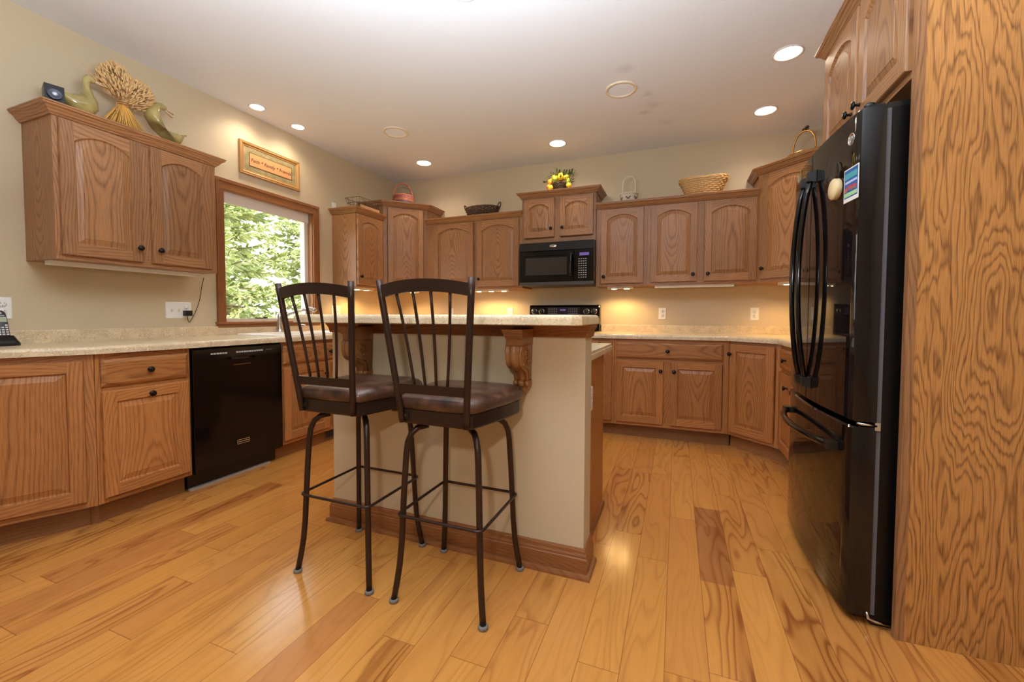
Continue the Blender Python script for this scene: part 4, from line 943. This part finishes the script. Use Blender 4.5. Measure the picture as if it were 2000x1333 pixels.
r = thing('wire_basket', 'low wire basket lined with wood slats on the narrow cabinet by the window', 'basket', (.235, -.860, T0), Q); r.scale = (1.1, 1.1, 1.3)
WIRE = plain('rusty wire', lin(112, 90, 68), .5, .5)
m = MB()
for z, w_, d_ in ((.004, .115, .060), (.05, .135, .072), (.085, .150, .082)): m.tube([(-w_, -d_, z), (w_, -d_, z), (w_, d_, z), (-w_, d_, z)], .0022, 5, closed=True)
for k in range(11):
    f = -1+2*k/10; m.tube([(f*.115, -.06, .004), (f*.150, -.082, .085)], .0016, 4); m.tube([(f*.115, .06, .004), (f*.150, .082, .085)], .0016, 4)
    m.tube([(f*.115, -.06, .004), (-f*.15, -.082, .085)], .0013, 4)
for f in (-.6, 0, .6):
    for s in (-1, 1): m.tube([(s*.115, f*.06, .004), (s*.150, f*.082, .085)], .0016, 4)
m.build('wire_frame', WIRE, r)
m = MB(); m.box(-.130, .130, -.080, -.074, .004, .030, 'x'); m.box(-.11, .11, -.05, .05, .003, .006, 'x'); m.build('wood_slats', plain('pale slat', lin(200, 150, 100), .6), r)
m = MB(); m.box(.002, .006, -1.055, -1.005, T0-.02, T0+.075); o = m.build('white_card', WHITE); tag(o, 'small white card standing behind the wire basket against the wall', 'card')
# lemon arrangement
def lemons():
    r = thing('lemon_arrangement', 'dark wicker pot of artificial lemons and leaves over the microwave', 'decoration', (2.178, -.235, T1)); r.scale = (1.18, 1.18, 1.12); R = random.Random(11)
    POT = plain('dark wicker', lin(74, 54, 36), .6)
    m = MB(); weave(m, [(.050+.014*k/7, .005+k*.0098) for k in range(8)], n=14, rad=.0058, amp=.003); m.lathe([(.046, 0), (.050, .01), (.062, .08), (.05, .078), (0, .07)], 18); m.build('pot', POT, r)
    Y = plain('lemon skin', lin(240, 198, 44), .35); O_ = plain('orange skin', lin(232, 156, 56), .4); G = plain('lime skin', lin(160, 178, 60), .4)
    for (x, y, z, s, mt) in ((.015, -.045, .128, .030, Y), (-.04, -.04, .110, .026, G), (-.085, -.03, .095, .025, O_), (-.092, -.035, .055, .024, O_), (-.075, -.045, .035, .026, Y), (.085, -.04, .045, .027, Y), (.055, -.02, .125, .025, Y), (-.045, .0, .140, .026, Y), (.0, .03, .135, .028, O_), (.075, -.03, .085, .022, G), (-.075, .02, .130, .022, Y)):
        M3 = Matrix.Rotation(R.uniform(-1, 1), 3, 'X') @ Matrix.Rotation(R.uniform(-1, 1), 3, 'Y')
        m = MB(); m.ball((x, y, z), (s*.88, s*.88, s*1.12), 14, 10, M=M3); d = M3 @ Vector((0, 0, 1)); m.tube([Vector((x, y, z))+d*s*1.05, Vector((x, y, z))+d*s*1.22], [s*.28, .002], 8); m.build('lemon', mt, r)
    LF = plain('leaf green', lin(72, 84, 40), .45)
    m = MB()
    for k in range(70):
        a = R.uniform(0, 2*PI); e_ = R.uniform(.1, 1.2); q = R.uniform(.065, .125); d = Vector((cos(a)*cos(e_)*1.2, sin(a)*cos(e_)*.75, sin(e_)*.9)).normalized(); p = Vector((0, 0, .075))+d*q
        if k > 52: d = Vector((R.uniform(.5, .9), R.uniform(-.5, .2), R.uniform(.5, 1))).normalized(); p = Vector((.03, 0, .10))+d*R.uniform(.03, .12)
        t = (d+Vector((R.gauss(0, .4), R.gauss(0, .4), R.gauss(0, .4)))).normalized(); s = t.orthogonal().normalized(); nn = t.cross(s); L_ = R.uniform(.028, .046); w_ = L_*.28
        m.add([p, p+t*L_*.45+s*w_+nn*.003, p+t*L_, p+t*L_*.45-s*w_+nn*.003], None, 0, True)
    m.build('leaves', LF, r)
lemons()
r = thing('butterfly_basket', 'small white basket with butterfly print and tall thin handle', 'basket', (2.850, -.20, T0)); r.scale = (1.15, 1.15, 1.0); CR = plain('cream weave', lin(226, 212, 192), .6)
m = MB(); m.lathe([(.052, 0), (.056, .004), (.070, .085), (.066, .086), (.05, .01), (0, .008)], 28)
weave(m, [(.056+.014*k/7, .008+k*.0105) for k in range(8)], n=22, rad=.0030, amp=.0015); m.build('basket_body', CR, r)
m = MB(); m.tube([(.072*cos(k*PI/18), .072*sin(k*PI/18), .088+.002*(k % 2)) for k in range(36)], .005, 6, closed=True); m.build('rim', CR, r)
m = MB(); m.tube([(-.050, 0, .06), (-.050, 0, .18), (-.046, 0, .225), (-.030, 0, .252), (-.012, 0, .262), (.012, 0, .262), (.030, 0, .252), (.046, 0, .225), (.050, 0, .18), (.050, 0, .06)], .0045, 8); m.build('handle', CR, r)
BF = plain('butterfly brown', lin(110, 80, 72), .6)
for a in (-1.57, -.55, -2.6):
    m = MB(); q = .0695
    for s in (-1, 1): m.add([(q*cos(a), q*sin(a), .045), (q*cos(a+s*.28)*1.01, q*sin(a+s*.28)*1.01, .064), (q*cos(a+s*.30)*1.01, q*sin(a+s*.30)*1.01, .048), (q*cos(a+s*.12), q*sin(a+s*.12), .040), (q*cos(a+s*.2), q*sin(a+s*.2), .026), (q*cos(a), q*sin(a), .034)])
    m.build('butterfly_print', BF, r)
r = thing('wicker_basket', 'pale oval wicker basket on the cabinet near the right corner', 'basket', (3.500, -.20, T0)); WK = plain('pale wicker', lin(222, 178, 118), .55)
m = MB(); weave(m, [(.102+.050*k/9+.004*(k > 7), .010+k*.0150) for k in range(10)], n=17, ex=1.28, ey=.80, rad=.0068, amp=.0055)
for k in range(42): a = 2*PI*k/42; m.tube([(1.28*.100*cos(a), .8*.100*sin(a), 0), (1.28*.152*cos(a), .8*.152*sin(a), .140+.018*abs(cos(a)))], .004, 5)
m.loops([[(1.28*.102*cos(2*PI*k/24), .8*.102*sin(2*PI*k/24), .004) for k in range(24)], [(0, 0, .004)]*24]); m.build('basket_body', WK, r)
m = MB()
for q in (0, 1, 2): m.tube([(1.28*(.156+.004*sin(k*1.1+q*2.1))*cos(2*PI*k/44), .8*(.156+.004*sin(k*1.1+q*2.1))*sin(2*PI*k/44), .146+.020*abs(cos(2*PI*k/44))+.006*cos(k*1.1+q*2.1)) for k in range(44)], .0062, 5, closed=True)
m.build('rim', WK, r)
r = thing('gold_basket', 'gold metal basket with arched handle on the right corner cabinet', 'basket', (4.225, -.375, T1), -PI/4); GD = plain('brushed gold', lin(176, 128, 66), .28, .8)
m = MB()
for z, q in ((.006, .075), (.03, .095), (.058, .112)): m.tube([(q*1.1*cos(k*PI/16), q*.8*sin(k*PI/16), z) for k in range(32)], .005, 6, closed=True)
for k in range(20): a = 2*PI*k/20; m.tube([(.0825*cos(a), .06*sin(a), .004), (.123*cos(a+.15), .09*sin(a+.15), .060)], .0035, 5); m.tube([(.0825*cos(a), .06*sin(a), .004), (.123*cos(a-.15), .09*sin(a-.15), .060)], .0035, 5)
m.lathe([(.08, .004), (0, .004)], 18); m.build('basket_body', GD, r)
m = MB(); m.tube([(-.085, 0, .055), (-.088, 0, .12), (-.080, 0, .17), (-.055, 0, .215), (-.02, 0, .238), (.02, 0, .238), (.055, 0, .215), (.080, 0, .17), (.088, 0, .12), (.085, 0, .055)], .0065, 8); m.build('handle', GD, r)
m = MB()
for a, b in ((-.6, .03), (.5, .02), (1.5, .03), (2.6, .025), (0, .035)): m.ball((.014*cos(a)+.004, .010*sin(a), .248+b*.5), (.018, .010, .008), 10, 6, M=Matrix.Rotation(a, 3, 'Y'))
m.build('handle_leaf', plain('aged bronze leaf', lin(84, 66, 42), .4, .6), r)

# ------------------------------------------------------------------ cordless telephone
r = thing('cordless_telephone', 'cordless telephone standing in its charger on the left countertop', 'telephone', (.150, -3.385, .9145), Q)
m = MB(); L = [rrect(-.048, .048, -.055, .045, .02, 0), rrect(-.048, .048, -.055, .045, .02, .012), rrect(-.042, .042, -.045, .04, .02, .026), rrect(-.036, .036, -.02, .036, .015, .05)]; m.loops(L, cap0=True, cap1=True); m.build('charging_base', BLACKM, r)
Mt = Matrix.Translation((0, -.012, .018)) @ Matrix.Rotation(-.30, 4, 'X'); hs = bpy.data.objects.new('handset', None); C.objects.link(hs); hs.parent = r; hs.matrix_local = Mt; hs.empty_display_size = .03
m = MB(); L = [rrect(-.024+d, .024-d, -.012+d*.5, .014-d*.5, .009, z) for d, z in ((.003, 0), (0, .006), (0, .09), (.001, .135), (.003, .155), (.009, .163))]; m.loops(L, cap0=True, cap1=True, smooth=True); m.build('handset_body', plain('dark grey plastic', lin(48, 46, 46), .3), hs)
m = MB(); m.box(-.018, .018, -.0135, -.0118, .102, .128); m.build('screen', plain('lcd', lin(150, 156, 128), .2), hs)
m = MB()
for j in range(6):
    for i in range(3):
        if j == 5 and i == 1: continue
        m.box(-.018+i*.0135, -.009+i*.0135, -.0140, -.0115, .022+j*.0118, .0285+j*.0118)
m.build('keypad', plain('silver keys', lin(214, 208, 202), .35), hs)
m = MB(); m.box(-.013, .013, -.0130, -.0116, .134, .137); m.lathe([(.006, .0), (.006, .002), (0, .002)], 14, (0, -.0115, .148), '-y'); m.build('earpiece', plain('light grey print', lin(180, 178, 176), .4), hs)
# ------------------------------------------------------------------ outside the window
def outside():
    t = NT('lawn'); g = t.n('TexCoord').outputs['Object']
    LAWN = t.out(t.ramp(t.noise(g, 3, 4), [(.35, lin(120, 128, 66)), (.65, lin(176, 170, 104))]), .9)
    m = MB(); m.box(-60, -.13, -40, 60, -.62, -.60); structure(m.build('ground', LAWN))
    t = NT('spruce needles'); g = t.n('TexCoord').outputs['Object']
    ND = t.out(t.ramp(t.noise(g, 2.5, 3), [(.3, lin(140, 154, 98)), (.5, lin(178, 190, 130)), (.7, lin(214, 220, 172))]), .8)
    BK = plain('spruce bark', lin(128, 112, 90), .9)
    R = random.Random(9)
    def tree(loc, h, rad, label, nb, lean=0):
        r = thing('spruce_tree', label, 'tree', loc, R.uniform(0, 6)); m = MB(); m.tube([(0, 0, 0), (.03, 0, h*.5), (0, 0, h)], [h*.010, h*.006, .01], 8)
        wood_ = MB(); f = MB()
        for k in range(nb):
            z = h*(.04+.95*(k/nb)); L_ = rad*(1-z/h)**.8*R.uniform(.75, 1.1)+.1; z += R.uniform(-.08, .08); a = k*2.399+R.uniform(-.4, .4); dr = R.uniform(-.15, .45)
            P = [Vector((cos(a)*L_*t_, sin(a)*L_*t_, z-L_*dr*t_+L_*.22*t_*t_)) for t_ in (0, .35, .7, 1)]
            wood_.tube(P, [.018, .012, .007, .003], 4, cap=False)
            for q in range(int(16+L_*40)):
                t_ = R.uniform(.15, 1.0); i = min(2, int(t_*3)); c = P[i].lerp(P[i+1], t_*3-i) if i < 3 else P[3]
                s = R.choice((-1, 1)); d = Vector((cos(a)*.7-sin(a)*s*.75, sin(a)*.7+cos(a)*s*.75, R.uniform(-.85, .55))).normalized(); l2 = R.uniform(.11, .25)*(1.1-.5*t_)
                e1 = d.cross(Vector((R.uniform(-.4, .4), R.uniform(-.4, .4), 1))).normalized(); e2 = d.cross(e1)
                w_ = .020+.012*R.random()
                for ee in (e1, e2): f.add([c, c+d*l2*.4+ee*w_, c+d*l2, c+d*l2*.4-ee*w_])
        m.build('trunk', BK, r); wood_.build('branches', BK, r)['kind'] = 'stuff'; f.build('needles', ND, r)['kind'] = 'stuff'
    tree((-3.3, -.10, -.6), 6.4, 1.40, 'green spruce tree filling the left of the kitchen window', 280)
    tree((-3.4, 2.80, -.6), 7.0, 1.40, 'green spruce tree showing at the right side of the kitchen window', 280)
    tree((-6.3, 1.6, -.6), 7.5, 1.45, 'spruce tree farther off, seen between the two nearer spruces', 230)
    tree((-6.5, 4.55, -.6), 7.5, 1.45, 'farthest spruce tree, behind the right-hand near spruce', 230)
outside()
